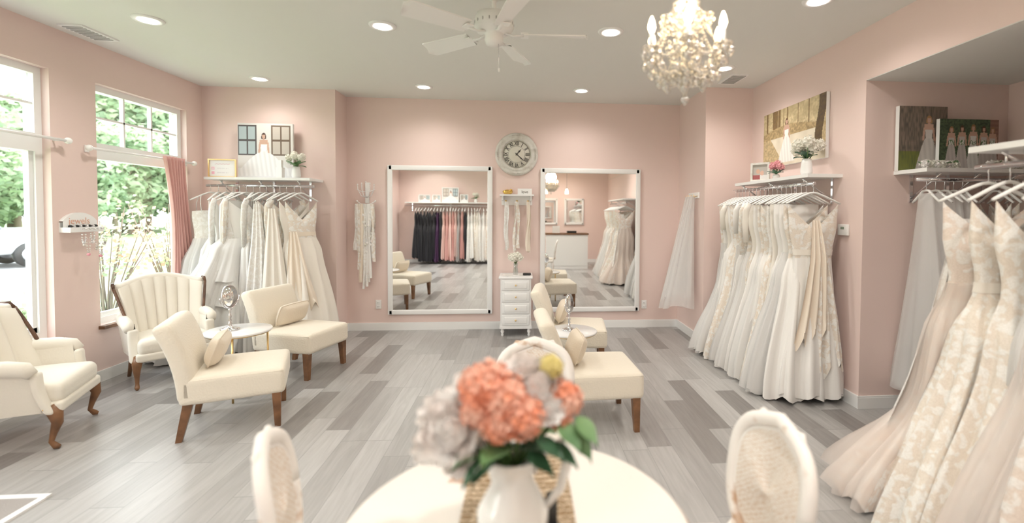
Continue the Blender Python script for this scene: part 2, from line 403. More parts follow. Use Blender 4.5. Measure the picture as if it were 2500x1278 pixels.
# ------------------------------------------------------------------ ceiling fixtures
spots=[(-2.80,3.80),(-1.08,3.75),(.68,3.70),(-2.83,5.35),(-1.13,5.5),(.67,5.48),(1.95,4.5),(1.95,3.03),(-2.8,1.9),(-1.1,1.9),(.7,.9),(1.9,1.2),(-2.8,0),(-1.1,-.6),(1.2,-1.2),(-2.6,-1.5)]  # entries after the visible ones are unseen fixtures added as interior fill
for (x,y) in spots:
    b=MB(); b.M=T(x,y,H)
    b.lathe([(.062,-.001),(.064,-.012),(.095,-.012),(.10,-.004),(.10,-.0005)],WHITE,32)
    b.lathe([(.0,-.0135),(.062,-.0135),(.062,-.0125),(.0,-.0125)],EMIT,28)
    ob=b.obj('recessed_or_fill_light')
    l=bpy.data.lights.new('bulb','SPOT'); l.energy=20 if (x<-2 and y>5) else (34 if y>5 else (44 if y>1 else 85)); l.color=(1,.95,.89); l.spot_size=math.radians(160 if y<1 else 155); l.spot_blend=1; l.shadow_soft_size=.08  # added fill lamps near and behind the camera run strongest
    lo=bpy.data.objects.new('bulb',l); col.objects.link(lo); lo.location=(0,0,-.03); lo.parent=ob
for (x,y,a) in [(-3.48,4.12,0),(2.2,4.85,0)]:
    b=MB(); b.M=T(x,y,H,a)
    b.box((-.09,-.17,-.012),(.09,.17,0),WHITE)
    for i in range(9): b.box((-.07,-.15+i*.034,-.017),(.07,-.15+i*.034+.014,-.012),VGREY)
    b.obj('ceiling_vent')
b=MB(); b.M=T(-.19,3.07,0)
b.lathe([(0,H),(.07,H),(.065,2.90),(.035,2.86),(.014,2.85),(.014,2.78),(.05,2.775),(.11,2.76),(.125,2.72),(.125,2.68),(.11,2.655),(.07,2.645),(.055,2.64),(.06,2.60),(.05,2.575),(0,2.57)],FANW,28)
for i in range(18):
    a=i*2*pi/18; b.ball((.122*math.cos(a),.122*math.sin(a),2.70),(.006,.006,.014),VGREY,5,4)
for k in range(5):
    R=Matrix.Rotation(math.radians(72*k),4,'Z'); M0=b.M.copy(); b.M=M0@R
    b.tube([(.06,0,2.65),(.12,0,2.632),(.19,0,2.638)],[.014,.012,.016],FANW,8,.5)
    b.box((.17,-.045,2.634),(.22,.045,2.641),FANW)
    def bl(u,v,z):
        x=lerp(.19,.60,u); w=lerp(.052,.072,u)*(1 if u<.93 else math.sqrt(max(.02,1-((u-.93)/.07)**2)*1.0))
        return (x,(v*2-1)*w,z+(v*2-1)*.018)
    b.sheet(lambda u,v:bl(u,v,2.648),20,4,FANW); b.sheet(lambda u,v:bl(u,1-v,2.641),20,4,FANW)
    b.sheet(lambda u,v:bl(u,0,lerp(2.641,2.648,v)),20,1,FANW); b.sheet(lambda u,v:bl(u,1,lerp(2.648,2.641,v)),20,1,FANW)
    b.sheet(lambda u,v:bl(1,u,lerp(2.641,2.648,v)),4,1,FANW)
    b.M=M0
b.tube([(.03,-.02,2.58),(.032,-.02,2.42)],.0018,CHROME,5); b.ball((.032,-.02,2.41),(.006,.006,.015),FANW)
b.obj('ceiling_fan')
def bead_string(b,p0,p1,sag,n,r,mt=None):
    p0=Vector(p0);p1=Vector(p1)
    for i in range(n):
        t=(i+.5)/n; p=p0.lerp(p1,t); p.z-=sag*4*t*(1-t); b.ball(p,r,mt or CRYS,6,4)
def drop(b,p,s):
    b.lathe([(0,-s),(s*.28,-s*.72),(s*.36,-s*.5),(s*.1,-.1*s),(0,0)],CRYS,6,p); b.ball((p[0],p[1],p[2]+s*.12),s*.16,CRYS,6,4)
b=MB(); b.M=T(.61,1.76,0)
b.tube([(0,0,2.36),(0,0,H-.03)],.004,CHROME,6); b.lathe([(0,H-.04),(.03,H-.035),(.05,H-.01),(.05,H)],CHROME,20)
for i in range(14): b.ball((0,0,2.38+i*.035),(.009,.005,.018),CHROME,6,4)
b.lathe([(0,1.96),(.012,1.965),(.02,1.985),(.012,2.0),(.03,2.02),(.045,2.04),(.02,2.06),(.014,2.09),(.03,2.12),(.036,2.15),(.014,2.18),(.012,2.24),(.03,2.27),(.05,2.29),(.012,2.3),(.01,2.36),(0,2.37)],CRYS,10)
for k in range(6):
    a=k*pi/3+.25; ca,sa=math.cos(a),math.sin(a)
    P=[(.02,2.05),(.06,2.02),(.105,2.03),(.135,2.065),(.145,2.10)]
    b.tube([(r*ca,r*sa,z) for r,z in P],.0055,CRYS,7)
    c=(.145*ca,.145*sa,0)
    b.lathe([(0,2.098),(.012,2.10),(.032,2.112),(.034,2.116),(.01,2.112),(0,2.112)],CRYS,12,c)
    b.lathe([(0,2.112),(.009,2.113),(.009,2.165),(0,2.166)],WHITE2,10,c)
    b.lathe([(0,2.166),(.009,2.17),(.0145,2.186),(.010,2.208),(.003,2.226),(0,2.228)],BULB,10,c)
    for j in range(6):
        t=j*pi/3+a; drop(b,(c[0]+.032*math.cos(t),c[1]+.032*math.sin(t),2.105),.036)
    drop(b,(c[0],c[1],2.085),.055)
    a2=a+pi/3
    bead_string(b,(.145*ca,.145*sa,2.11),(.145*math.cos(a2),.145*math.sin(a2),2.11),.04,15,.0065)
    bead_string(b,(.12*ca,.12*sa,2.05),(.12*math.cos(a2),.12*math.sin(a2),2.05),.04,13,.0065)
    bead_string(b,(.145*ca,.145*sa,2.11),(.045*ca,.045*sa,2.29),.035,16,.0065)
    bead_string(b,(.045*ca,.045*sa,2.29),(.045*math.cos(a2),.045*math.sin(a2),2.29),.03,6,.006)
    drop(b,(.048*ca,.048*sa,2.28),.05); drop(b,(.04*math.cos(a+.5),.04*math.sin(a+.5),2.24),.05)
    drop(b,(.04*math.cos(a+.5),.04*math.sin(a+.5),2.035),.05); drop(b,(.03*ca,.03*sa,2.19),.05)
    drop(b,(.09*math.cos(a+.5),.09*math.sin(a+.5),2.06),.045); drop(b,(.08*ca,.08*sa,2.02),.05); drop(b,(.11*ca,.11*sa,2.03),.04)
    drop(b,(.06*math.cos(a+.5),.06*math.sin(a+.5),2.15),.045); drop(b,(.055*ca,.055*sa,2.12),.045)
    b.tube([(.012*ca,.012*sa,2.2),(.05*ca,.05*sa,2.19),(.085*ca,.085*sa,2.225)],.004,CRYS,6)
    b.lathe([(0,2.222),(.02,2.232),(.022,2.236),(0,2.234)],CRYS,10,(.085*ca,.085*sa,0))
    for j in range(4):
        t=j*pi/2+a; drop(b,(.085*ca+.02*math.cos(t),.085*sa+.02*math.sin(t),2.228),.032)
    bead_string(b,(.085*ca,.085*sa,2.23),(.085*math.cos(a2),.085*math.sin(a2),2.23),.03,9,.006)
    bead_string(b,(.085*ca,.085*sa,2.23),(.02*ca,.02*sa,2.34),.02,9,.006)
    for j in range(2): drop(b,(.125*math.cos(a+.25+.5*j),.125*math.sin(a+.25+.5*j),2.065-.02*j),.042)
drop(b,(0,0,1.96),.05)
for k in range(6):
    a=k*pi/3; bead_string(b,(.045*math.cos(a),.045*math.sin(a),2.04),(0,0,1.975),-.0,5,.0055); 
    for j in range(3): drop(b,(.075*math.cos(a+.2+j*.15),.075*math.sin(a+.2+j*.15),2.0+.03*j),.035)
ch=b.obj('crystal_chandelier')
l=bpy.data.lights.new('bulb_glow','POINT'); l.energy=9; l.color=(1,.80,.56); l.shadow_soft_size=.12
lo=bpy.data.objects.new('bulb_glow',l); col.objects.link(lo); lo.parent=ch; lo.location=(0,0,.38)

# ------------------------------------------------------------------ gowns
def hanger(b,mt=PLAST,w=.2):
    pts=[(0,0,-.08),(0,0,-.035)]+[(-.02+.02*math.cos(t),0,-.012+.022*math.sin(t)+.0) for t in [-.6+ k*.55 for k in range(7)]]
    b.tube(pts,.0025,CHROME,6)
    arm=[(-w,0,-.165),(-w*.8,0,-.145),(-w*.4,0,-.105),(-.03,0,-.082),(0,0,-.078),(.03,0,-.082),(w*.4,0,-.105),(w*.8,0,-.145),(w,0,-.165)]
    b.tube(arm,[.009,.011,.012,.011,.011,.011,.012,.011,.009],mt,8,.75)
def gown(b,pos,ang,L=1.62,hem=.3,dep=.1,top=SATIN,skirt=None,style='v',flare='a',sway=(0,0),over=None,nover=1,sleeve=None,n=None,floor=0.012,hmat=None,w0=.19,belt=None):
    M0=b.M.copy(); b.M=M0@T(pos[0],pos[1],pos[2],ang)
    hanger(b,hmat or PLAST,w0+.015)
    skirt=skirt or top; zh=pos[2]
    L=min(L,zh-.15-floor)
    if flare=='a': wk=[(0,w0),(.1,w0*.98),(.27,.14),(.4,.19),(1,hem)]; dk=[(0,.022),(.1,.05),(.27,.045),(.45,dep*.7),(1,dep)]
    elif flare=='m': wk=[(0,w0),(.1,w0*.95),(.27,.135),(.42,.19),(.62,.18),(1,hem)]; dk=[(0,.022),(.1,.05),(.27,.045),(.45,.07),(.62,.075),(1,dep)]
    elif flare=='s': wk=[(0,w0),(.12,w0*.95),(.3,.15),(.5,.17),(1,hem)]; dk=[(0,.02),(.1,.035),(.3,.035),(1,dep)]
    else: wk=[(0,w0),(.1,w0*.95),(.26,.14),(.34,.22),(1,hem)]; dk=[(0,.022),(.1,.05),(.26,.05),(.34,.09),(1,dep)]
    n=n or random.choice([7,8,9,10,11]); ph=U(0,6); ph2=U(0,6); n2=n*2+random.choice([-1,1,3])
    V=U(.16,.26) if style=='v' else (.04 if style=='round' else .09)
    t0=0 if style!='less' else .08
    tw=U(-.5,.5)
    def pt(th,t,grow=1.0,off=0,k2=0,phx=0):
        c=math.cos(th);s_=math.sin(th)
        w=interp(wk,t); d=interp(dk,t)
        A=0 if t<.22 else min(1,(t-.22)/.4)
        p=A*(.15*math.sin(n*th+ph+phx+tw*t*3)+.07*math.sin(n2*th+ph2+phx)+k2*.06*math.sin(31*th+phx+9*t)) 
        ww=w*grow*(1+p*.7); dd=(d*grow*(1+p*1.8)+off)
        x=ww*c; y=dd*s_
        near=max(0,1-t/.22)
        z=-.135-(L)*t-.03*abs(c)**2*near-near*V*(1-abs(c))**.8*(1 if style!='less' else .15)
        x+=sway[0]*t**1.6+.012*math.sin(5*t+ph)*A; y+=sway[1]*t**1.6
        if t>.9 or k2: z+=.022*math.sin(n*th+ph+phx)*max(0,(t-.9)*10)+k2*.008*math.sin(13*th+phx)*A
        if z+zh<floor: z=floor-zh
        return (x,y,z)
    seg=72 if (hem>.3 or L>1.2) else 44
    ts=.30
    if skirt is top: b.sheet(lambda u,v:pt(2*pi*u,lerp(t0,1,v)),seg,24,top,True)
    else:
        b.sheet(lambda u,v:pt(2*pi*u,lerp(t0,ts,v)),seg,9,top,True); b.sheet(lambda u,v:pt(2*pi*u,lerp(ts,1,v)),seg,16,skirt,True)
    if belt: b.sheet(lambda u,v:pt(2*pi*u,lerp(.255,.285,v),1.03,.003),seg,2,belt,True)
    if over: 
        for k in range(nover):
            e=([.99] if nover==1 else [.99,.84,.69,.54])[k]; px=.9*k
            b.sheet(lambda u,v:pt(2*pi*u+.15,lerp(.27,e,v),1.06+(.07+.05*k)*v,.006+.008*k,1,px),100,16,over,True)
    if style=='less':
        for sx in (-.1,.1):
            b.tube([(sx*1.1,.02,-.115),(sx*1.25,.035,-.2),(sx*1.2,.045,-.135-L*t0-.02)],.004,top,5)
            b.tube([(sx*1.1,-.02,-.115),(sx*1.25,-.035,-.2),(sx*1.2,-.045,-.135-L*t0-.02)],.004,top,5)
    if sleeve:
        ln,mt,rr=sleeve
        for sg in (-1,1):
            P=[(sg*(w0-.015),0,-.155),(sg*(w0+.015),0,-.22),(sg*(w0+.02),.01,-.16-ln*.5),(sg*(w0+.005),.02,-.16-ln)]
            b.tube(P,[.03,.042*rr,.038*rr,.032*rr],mt,12,.55)
    b.M=M0
def drape(b,pos,ang,pts,w,mt,ph=0,nf=5):
    M0=b.M.copy(); b.M=M0@T(pos[0],pos[1],pos[2],ang)
    P=[Vector(p) for p in pts]
    def f(u,v):
        t=v*(len(P)-1); i=min(int(t),len(P)-2); q=P[i].lerp(P[i+1],t-i); ww=w*(.35+1.1*v)
        return (q.x+(u-.5)*ww,q.y-.018*math.cos(u*nf*2*pi+ph+v*2)*(.3+v),q.z-.05*v*math.sin(u*nf*2*pi+ph)*(v>.9)+.10*v*(u-.5))
    b.sheet(f,40,20,mt); b.M=M0
def rack(name,axis,p0,p1,z,wall,shelfz,depth):
    b=MB(); 
    if axis=='x':
        y=wall-depth*.78; ya,yb=sorted((wall-depth,wall))
        b.box((p0-.02,ya,shelfz-.028),(p1+.02,yb,shelfz),WHITE)
        b.tube([(p0-.04,y,z),(p1+.04,y,z)],.015,CHROME,14)
        k=3; s_=.012 if depth>0 else -.012
        for i in range(k):
            x=lerp(p0+.12,p1-.12,i/(k-1)); ya,yb=sorted((wall-s_,wall))
            b.box((x-.012,ya,z-.16),(x+.012,yb,shelfz-.028),CHROME)
            b.tube([(x,wall-s_*.5,z-.13),(x,wall-depth*.45,z-.045),(x,wall-depth*.9,shelfz-.035)],.007,CHROME,6)
            b.tube([(x,y,shelfz-.03),(x,y,z)],.006,CHROME,6)
    else:
        x=wall-depth*.85
        b.box((wall-depth,p0-.02,shelfz-.028),(wall,p1+.02,shelfz),WHITE)
        b.tube([(x,p0-.04,z),(x,p1+.04,z)],.015,CHROME,14)
        for i in range(3):
            y=lerp(p0+.1,p1-.1,i/2)
            b.box((wall-.012,y-.012,z-.16),(wall,y+.012,shelfz-.028),CHROME)
            b.tube([(wall-.005,y,z-.13),(wall-depth*.45,y,z-.045),(wall-depth*.9,y,shelfz-.035)],.007,CHROME,6)
            b.tube([(x,y,shelfz-.03),(x,y,z)],.006,CHROME,6)
    return b.obj(name)

# left rack --------------------------------------------------------
ZL=1.78; wallL=5.75
rack('gown_shelf_with_rail','x',-3.42,-2.36,ZL,wallL,1.87,.36)
yr=wallL-.36*.78
b=MB()
random.seed(5)
items=[
 (-3.38,62,dict(hem=.34,dep=.13,top=LACE3,skirt=TULD,style='less',flare='m',sway=(-.16,.22),over=TUL)),
 (-3.30,95,dict(hem=.34,dep=.14,top=LACE3,skirt=TULD,style='v',flare='b',sway=(-.12,.10))),
 (-3.22,85,dict(hem=.3,dep=.12,top=SATINW,style='v',sleeve=(.5,LACE3,.9),sway=(-.05,.05))),
 (-3.15,100,dict(hem=.3,dep=.10,top=LACE1,style='v',sleeve=(.5,LACE1,.9))),
 (-3.08,75,dict(hem=.3,dep=.10,top=SATINW,style='round',sleeve=(.52,SATINW,1.0))),
 (-3.01,60,dict(hem=.3,dep=.10,top=SATINW,style='v',sway=(.0,-.02))),
 (-2.94,98,dict(hem=.34,dep=.13,top=LACE1,skirt=TULD,style='v',flare='b')),
 (-2.87,75,dict(hem=.3,dep=.11,top=LACE3,style='v',sleeve=(.5,LACE3,.9))),
 (-2.80,84,dict(hem=.3,dep=.11,top=SATINW,skirt=TULD,style='v')),
 (-2.73,66,dict(hem=.3,dep=.11,top=LACE1,style='v',belt=CREPE)),
 (-2.66,80,dict(hem=.3,dep=.11,top=LACE3,skirt=TULD,style='v',sway=(.02,-.01),over=TUL)),
 (-2.59,60,dict(hem=.3,dep=.11,top=LACE1,style='v',sleeve=(.42,LACE1,1.),sway=(.0,-.05))),
 (-2.51,66,dict(hem=.28,dep=.12,top=SATIN,style='v',sway=(.02,-.09))),
 (-2.44,50,dict(L=1.45,hem=.27,dep=.13,top=LACE1,skirt=SATIN,style='v',sway=(.04,-.12),w0=.17,belt=CREPE)),
]
for x,a,kw in items: gown(b,(x,yr-.06,ZL),a,**kw)
random.seed(9)
gown(b,(-3.06,yr-.10,ZL),46,L=1.62,hem=.46,dep=.24,top=LACE3,skirt=TULD,flare='b',style='less',over=TULD,nover=4,sway=(-.28,-.02),n=9)
drape(b,(-2.44,yr-.20,ZL),30,[(-.02,0,-.5),(.0,-.03,-.8),(.03,-.05,-1.1),(.06,-.06,-1.35)],.22,CREPE,1,3)
drape(b,(-2.64,yr-.28,ZL),20,[(0,0,-.25),(.01,-.02,-.6),(.02,-.03,-1.0),(.03,-.03,-1.3)],.20,SATIN,2,3)
drape(b,(-2.80,yr-.26,ZL),10,[(0,0,-.2),(.01,-.02,-.6),(.0,-.03,-1.0),(-.02,-.03,-1.4)],.18,LACE3,3,3)
b.clamp(xmin=-3.655,ymax=5.73)
b.obj('hanging_wedding_gowns')

# right rack --------------------------------------------------------
ZR=1.755
rack('gown_shelf_with_rail','y',3.68,4.96,ZR,XR,1.835,.30)
xr=XR-.30*.85-.02
random.seed(21)
b=MB()
tops=[LACE1,SATIN,LACE1,SATINW,LACE3,LACE1,SATINW,SATIN,LACE3]
for i in range(17):
    y=4.98-i*.076
    tp=random.choice(tops); sk=random.choice([tp,SATINW,TULD,LACE1])
    gown(b,(xr-.01,y,ZR),U(-8,8),L=1.6,hem=U(.28,.37),dep=U(.10,.15),top=tp,skirt=sk,style=random.choice(['v','round','v','v']),flare=random.choice('aabs'),sway=(U(-.12,.0),U(-.04,.04)),sleeve=(U(.2,.5),tp,.8) if random.random()<.3 else None,over=TUL if random.random()<.3 else None,nover=1)
random.seed(4)
gown(b,(xr-.01,3.70,ZR),4,L=1.6,hem=.32,dep=.15,top=LACE1,skirt=SATINW,style='v',flare='a',sway=(-.04,-.03),n=8,w0=.2)
gown(b,(xr+.0,3.62,ZR),-6,L=1.56,hem=.27,dep=.12,top=LACE1,skirt=SATINW,style='v',flare='s',sway=(.0,-.02),n=7,w0=.2,belt=SATIN)
drape(b,(xr,3.56,ZR),-4,[(0,.02,-.30),(.0,-.02,-.6),(-.03,-.04,-.95),(-.06,-.05,-1.25)],.18,CREPE,0,3)
drape(b,(xr,3.55,ZR),-4,[(.03,.02,-.42),(.06,-.02,-.8),(.08,-.03,-1.1),(.10,-.04,-1.5)],.16,LACE1,2,3)
b.clamp(xmax=2.58)
b.obj('hanging_wedding_gowns')

# alcove back rack
random.seed(8)
rack('gown_shelf_with_rail','x',2.86,3.70,1.76,3.42,1.84,.30)
b=MB(); ya=3.42-.30*.78
for i in range(5):
    M0=b.M.copy(); b.M=T(2.90+i*.07,ya,1.76,90+U(-10,10)); hanger(b,PLAST,.13)
    ph=U(0,6); sw=U(.02,.16)
    b.sheet(lambda u,v:((.06+.20*v)*math.cos(2*pi*u)*(1+.1*math.sin(9*u*2*pi+ph)*v)-.04*v,(.03+.07*v)*math.sin(2*pi*u)*(1+.3*math.sin(8*u*2*pi+ph)*v)+sw*v*v,-.1-1.45*v),60,16,VEIL if i<3 else TUL,True)
    b.M=M0
b.clamp(ymax=3.405)
b.obj('hanging_bridal_veils')
b=MB()
for i in range(4):
    gown(b,(3.42+i*.07,ya-.02,1.76),90+U(-12,12),L=1.5,hem=.22,dep=.09,top=random.choice([LACE1,LACE2,BLACKF if i==1 else SATIN]),style='v',w0=.13)
b.clamp(ymax=3.405,xmax=3.77)
b.obj('hanging_gowns')
# near right rack
random.seed(33)
rack('gown_shelf_with_rail','y',.35,2.10,1.735,XR,1.83,.46)
xn=XR-.46*.85
b=MB()
for i in range(14):
    y=1.86-i*.10
    tp=[LACE1,LACE3,SATIN,LACE2,LACE1][i%5]; 
    gown(b,(xn,y,1.735),U(-8,8),L=1.6,hem=U(.34,.40),dep=U(.13,.17),top=tp,skirt=[LACE1,TULD,LACE3,tp][i%4],style='v',flare='amab'[i%4],sway=(U(-.08,0),U(-.02,.06)),n=9,w0=.2,over=[None,TUL,TUL2][i%3] if i%4!=0 else None,nover=1)
random.seed(14)
gown(b,(xn,2.08,1.735),-10,L=1.62,hem=.42,dep=.26,top=LACE2,skirt=LACE2,style='v',flare='m',sway=(-.11,.16),n=11,over=TUL2,nover=1,w0=.2)
gown(b,(xn,1.98,1.735),6,L=1.62,hem=.40,dep=.18,top=LACE1,skirt=LACE1,style='v',flare='a',sway=(-.10,.10),n=10,w0=.21,belt=SATIN)
drape(b,(xn,2.14,1.735),180,[(.08,.02,-.25),(.11,-.02,-.7),(.15,-.08,-1.1),(.19,-.16,-1.45)],.22,LACE3,1,4)
for p in b.v:
    if p.y<2.16 and p.x>2.585: p.x=2.585
b.obj('hanging_wedding_gowns')

# ------------------------------------------------------------------ pictures
def canvas(name,M,w,h,paint,t=.03,res=(90,90),frame=None,fw=.015):
    me=bpy.data.meshes.new(name); vs=[];fs=[];cl=[]
    nx,nz=res
    for j in range(nz+1):
        for i in range(nx+1):
            u,v=i/nx,j/nz; vs.append(M@Vector(((u-.5)*w,-t/2-.0005,v*h))); c=paint(u,v); cl.append((c[0],c[1],c[2],1))
    for j in range(nz):
        for i in range(nx):
            a=j*(nx+1)+i; fs.append((a,a+1,a+nx+2,a+nx+1))
    nb=len(vs)
    b=MB(); b.M=M
    b.box((-w/2,-t/2,0),(w/2,t/2,h),frame or WHITE)
    if frame:
        b.box((-w/2-fw,-t/2-.012,-0),(-w/2,t/2,h+fw),frame); b.box((w/2,-t/2-.012,0),(w/2+fw,t/2,h+fw),frame)
        b.box((-w/2,-t/2-.012,h),(w/2,t/2,h+fw),frame); b.box((-w/2,-t/2-.012,-.0),(w/2,t/2-.001,fw),frame)
    for v in b.v: vs.append(v); cl.append((.8,.8,.8,1))
    fs2=[[k+nb for k in f] for f in b.f]
    o=M@Vector((0,0,0))
    me.from_pydata([tuple(Vector(v)-o) for v in vs],[],fs+fs2)
    me.materials.append(PAINT); me.materials.append(frame or WHITE)
    for i,p in enumerate(me.polygons): p.material_index=0 if i<len(fs) else 1
    ca=me.color_attributes.new('paint','FLOAT_COLOR','POINT')
    for i,c in enumerate(cl): ca.data[i].color=c
    ob=bpy.data.objects.new(name,me); col.objects.link(ob); ob.location=o
    return ob
def hsh(x,y): 
    v=math.sin(x*127.1+y*311.7)*43758.5453; return v-math.floor(v)
def vnoise(x,y):
    xi,yi=math.floor(x),math.floor(y); fx,fy=x-xi,y-yi; fx=fx*fx*(3-2*fx); fy=fy*fy*(3-2*fy)
    return lerp(lerp(hsh(xi,yi),hsh(xi+1,yi),fx),lerp(hsh(xi,yi+1),hsh(xi+1,yi+1),fx),fy)
def bride(u,v,cx,base,h,spread,hair=(.08,.04,.03),skin=(.62,.40,.31),dress=(.88,.87,.86),asp=1):
    x=(u-cx)*asp/h; y=(v-base)/h
    if y<0 or y>1: return None
    if (x/.05)**2+((y-.91)/.065)**2<1: return skin if abs(x)<.033 and y<.93 else hair
    if y>.84 and y<.9 and abs(x)<.06: return hair
    if .80<y<=.86 and abs(x)<.025: return skin
    if .72<y<=.82 and abs(x)<.09: return skin
    if .56<y<=.76 and abs(x)<.058+.02*(y-.56)/.2: return dress
    if .52<y<.76 and abs(abs(x)-.11+.1*(y-.52))<.020: return skin
    if y<=.56:
        e=.07+spread*(1-y/.56)**.8
        if abs(x)<e:
            k=.93+.07*math.sin(x*60+y*8); return tuple(c*k for c in dress)
    return None
def p1(u,v):
    c=bride(u,v,.47,.05,.80,.62,dress=(.9,.9,.91),asp=1)
    if c: return c
    if v>.42 and v<.97:
        for a,bb in ((.0,.34),(.60,.96)):
            if a<u<bb:
                x=(u-a)/(bb-a); y=(v-.42)/.55
                if x<.08 or x>.92 or y<.06 or y>.94 or abs(x-.5)<.04 or abs(y-.5)<.03: return (.09,.08,.08) if a<.3 else (.16,.11,.08)
                return (.42,.50,.52) if a<.3 else (.55,.50,.45)
    if v<.2: return (.80,.80,.82)
    return (.72,.70,.68)
def p2(u,v):
    c=bride(u,v,.42,.05,.78,.24,dress=(.93,.92,.88),hair=(.15,.08,.04),asp=1.7)
    if c: return c
    n=vnoise(u*60,v*40); n2=vnoise(u*14+3,v*9)
    if u>.84 and v>.25 and abs(u-.93+.03*math.sin(v*5))<.05: return (.10+.06*n,.065+.04*n,.04)
    if v>.62+.08*math.sin(u*4): 
        tr=vnoise(u*30,1.5)
        if tr>.72: return (.20+.08*n,.13+.05*n,.07)
        return (.50+.38*n*n2,.40+.34*n*n2,.22+.25*n*n2)
    if v>.5: return (.30+.3*n,.22+.22*n,.11+.12*n)
    if abs(u-.5-.5*(.5-v))<.36: return (.72+.15*n2,.64+.15*n2,.50+.14*n2)
    return (.42+.3*n,.32+.24*n,.18+.14*n)
def p3(u,v):
    c=bride(u,v,.62,.03,.85,.18,dress=(.70,.66,.63),hair=(.45,.26,.13),asp=.8) or bride(u,v,.80,.22,.38,.14,dress=(.40,.30,.28),hair=(.45,.2,.08),asp=.8)
    if c: return c
    n=vnoise(u*50,v*14)
    if v>.3: return (.12+.18*n,.105+.13*n,.09+.10*n)
    return (.13+.09*n,.15+.09*n,.06)
def p4(u,v):
    for i,cx in enumerate((.2,.38,.57,.75,.9)):
        c=bride(u,v,cx,.02+.02*(i%2),.86+.05*(i==2),.1,dress=(.62,.57,.55) if i!=2 else (.82,.81,.79),hair=(.10,.05,.03) if i%2 else (.35,.2,.1),asp=1.3)
        if c:
            x=(u-cx)*1.3
            if .5<v<.6 and abs(x)<.05: return (.78,.79,.74) if hsh(int(u*90),int(v*60))>.35 else (.1,.2,.08)
            return c
    n=vnoise(u*45,v*40)
    if u>.85: return (.26,.14,.11) if int(v*24)%2 else (.32,.19,.14)
    return (.035+.08*n,.06+.10*n,.035+.05*n)
canvas('bridal_canvas_print',T(-2.93,5.66,1.87),.60,.63,p1,res=(110,110))
canvas('bridal_canvas_print',T(2.58,4.36,1.99,-90),1.04,.56,p2,res=(200,110))
canvas('bridal_canvas_print',T(3.03,3.39,1.84),.39,.49,p3,t=.035,res=(110,130))
canvas('bridal_canvas_print',T(3.36,3.34,1.84),.48,.39,p4,res=(160,120))
def psign(u,v):
    if .08<u<.2 and (.18<v<.36): return (.85,.45,.55)
    if .08<u<.2 and (.44<v<.62) and not(.11<u<.17 and .49<v<.57): return (.85,.45,.55)
    if .28<u<.75 and (abs(v-.27)<.03 or abs(v-.53)<.03) and hsh(int(u*60),3)>.3: return (.75,.72,.72)
    if .2<u<.8 and abs(v-.78-.02*math.sin(u*50))<.02: return (.8,.6,.62)
    return (.88,.87,.85)
canvas('framed_sign',T(-3.31,5.50,1.87,8),.25,.19,psign,t=.01,res=(70,50),frame=GOLD,fw=.012)
def pfam(u,v):
    if (u-.35)**2*1.2+(v-.6)**2<.02: return (.6,.38,.28)
    if (u-.62)**2*1.2+(v-.5)**2<.02: return (.65,.42,.33)
    if v<.4: return (.35,.10,.10) if u<.5 else (.7,.68,.66)
    return (.45,.42,.38)
canvas('small_photo_frame',T(2.40,4.62,1.835,-50),.15,.17,pfam,t=.012,res=(40,40),frame=CLOCKR,fw=.02)

# ------------------------------------------------------------------ flowers
def hydrangea(b,c,r,mt,n=70,ps=.3):
    c=Vector(c)
    for i in range(n):
        z=1-2*(i+.5)/n; a=i*2.39996; s_=math.sqrt(1-z*z)
        d=Vector((s_*math.cos(a),s_*math.sin(a),z)); p=c+d*r*U(.78,1.08)
        e1=d.orthogonal().normalized(); e2=d.cross(e1); k=U(0,pi); q=r*ps
        vs=[p-d*q*.3]
        for j in range(8):
            t=k+j*pi/4; rr=q*(1 if j%2==0 else .55); vs.append(p+(e1*math.cos(t)+e2*math.sin(t))*rr+d*q*(.25 if j%2==0 else .05))
        b.add(vs,[(0,1+j,1+(j+1)%8) for j in range(8)],mt,False)
    b.ball(c,r*.8,mt,10,7)
def rose(b,c,r,mt,up=Vector((0,0,1)),layers=4):
    c=Vector(c); up=Vector(up).normalized(); e1=up.orthogonal().normalized(); e2=up.cross(e1)
    for k in range(layers):
        n=4+k*2; rr=r*(.25+.75*(k/(layers-1))); op=.25+.9*k/(layers-1)
        for j in range(n):
            a=2*pi*j/n+k*.6+U(-.1,.1); o=e1*math.cos(a)+e2*math.sin(a); tg=up.cross(o)
            wv=rr*1.25*pi/n*1.5
            def f(u,v,o=o,tg=tg,rr=rr,op=op,wv=wv,k=k):
                w=wv*math.sin(pi*min(1,.15+.85*v)*.62+.15)*(1-.45*v*v)
                x=(u*2-1)
                out=rr*(.25+ (math.sin(v*pi*.5)*.75)*op) - rr*.22*x*x
                h=r*(.95*v*(1.25-op*.6)-.35)
                return c+o*out+tg*w*x+up*(h-.05*r*x*x)
            b.sheet(f,4,4,mt)
    b.ball(c-up*r*.05,r*.5,mt,8,6)
def leaf(b,p,d,l,w,mt,droop=.3):
    p=Vector(p); d=Vector(d).normalized(); sd=d.cross(Vector((0,0,1)))
    if sd.length<.1: sd=Vector((1,0,0))
    sd.normalize()
    def f(u,v):
        x=u*2-1; q=p+d*l*v+sd*x*w*math.sin(pi*min(.999,max(.02,v**.8))) ; q.z+=-droop*l*v*v+abs(x)*w*.3
        return q
    b.sheet(f,2,6,mt)
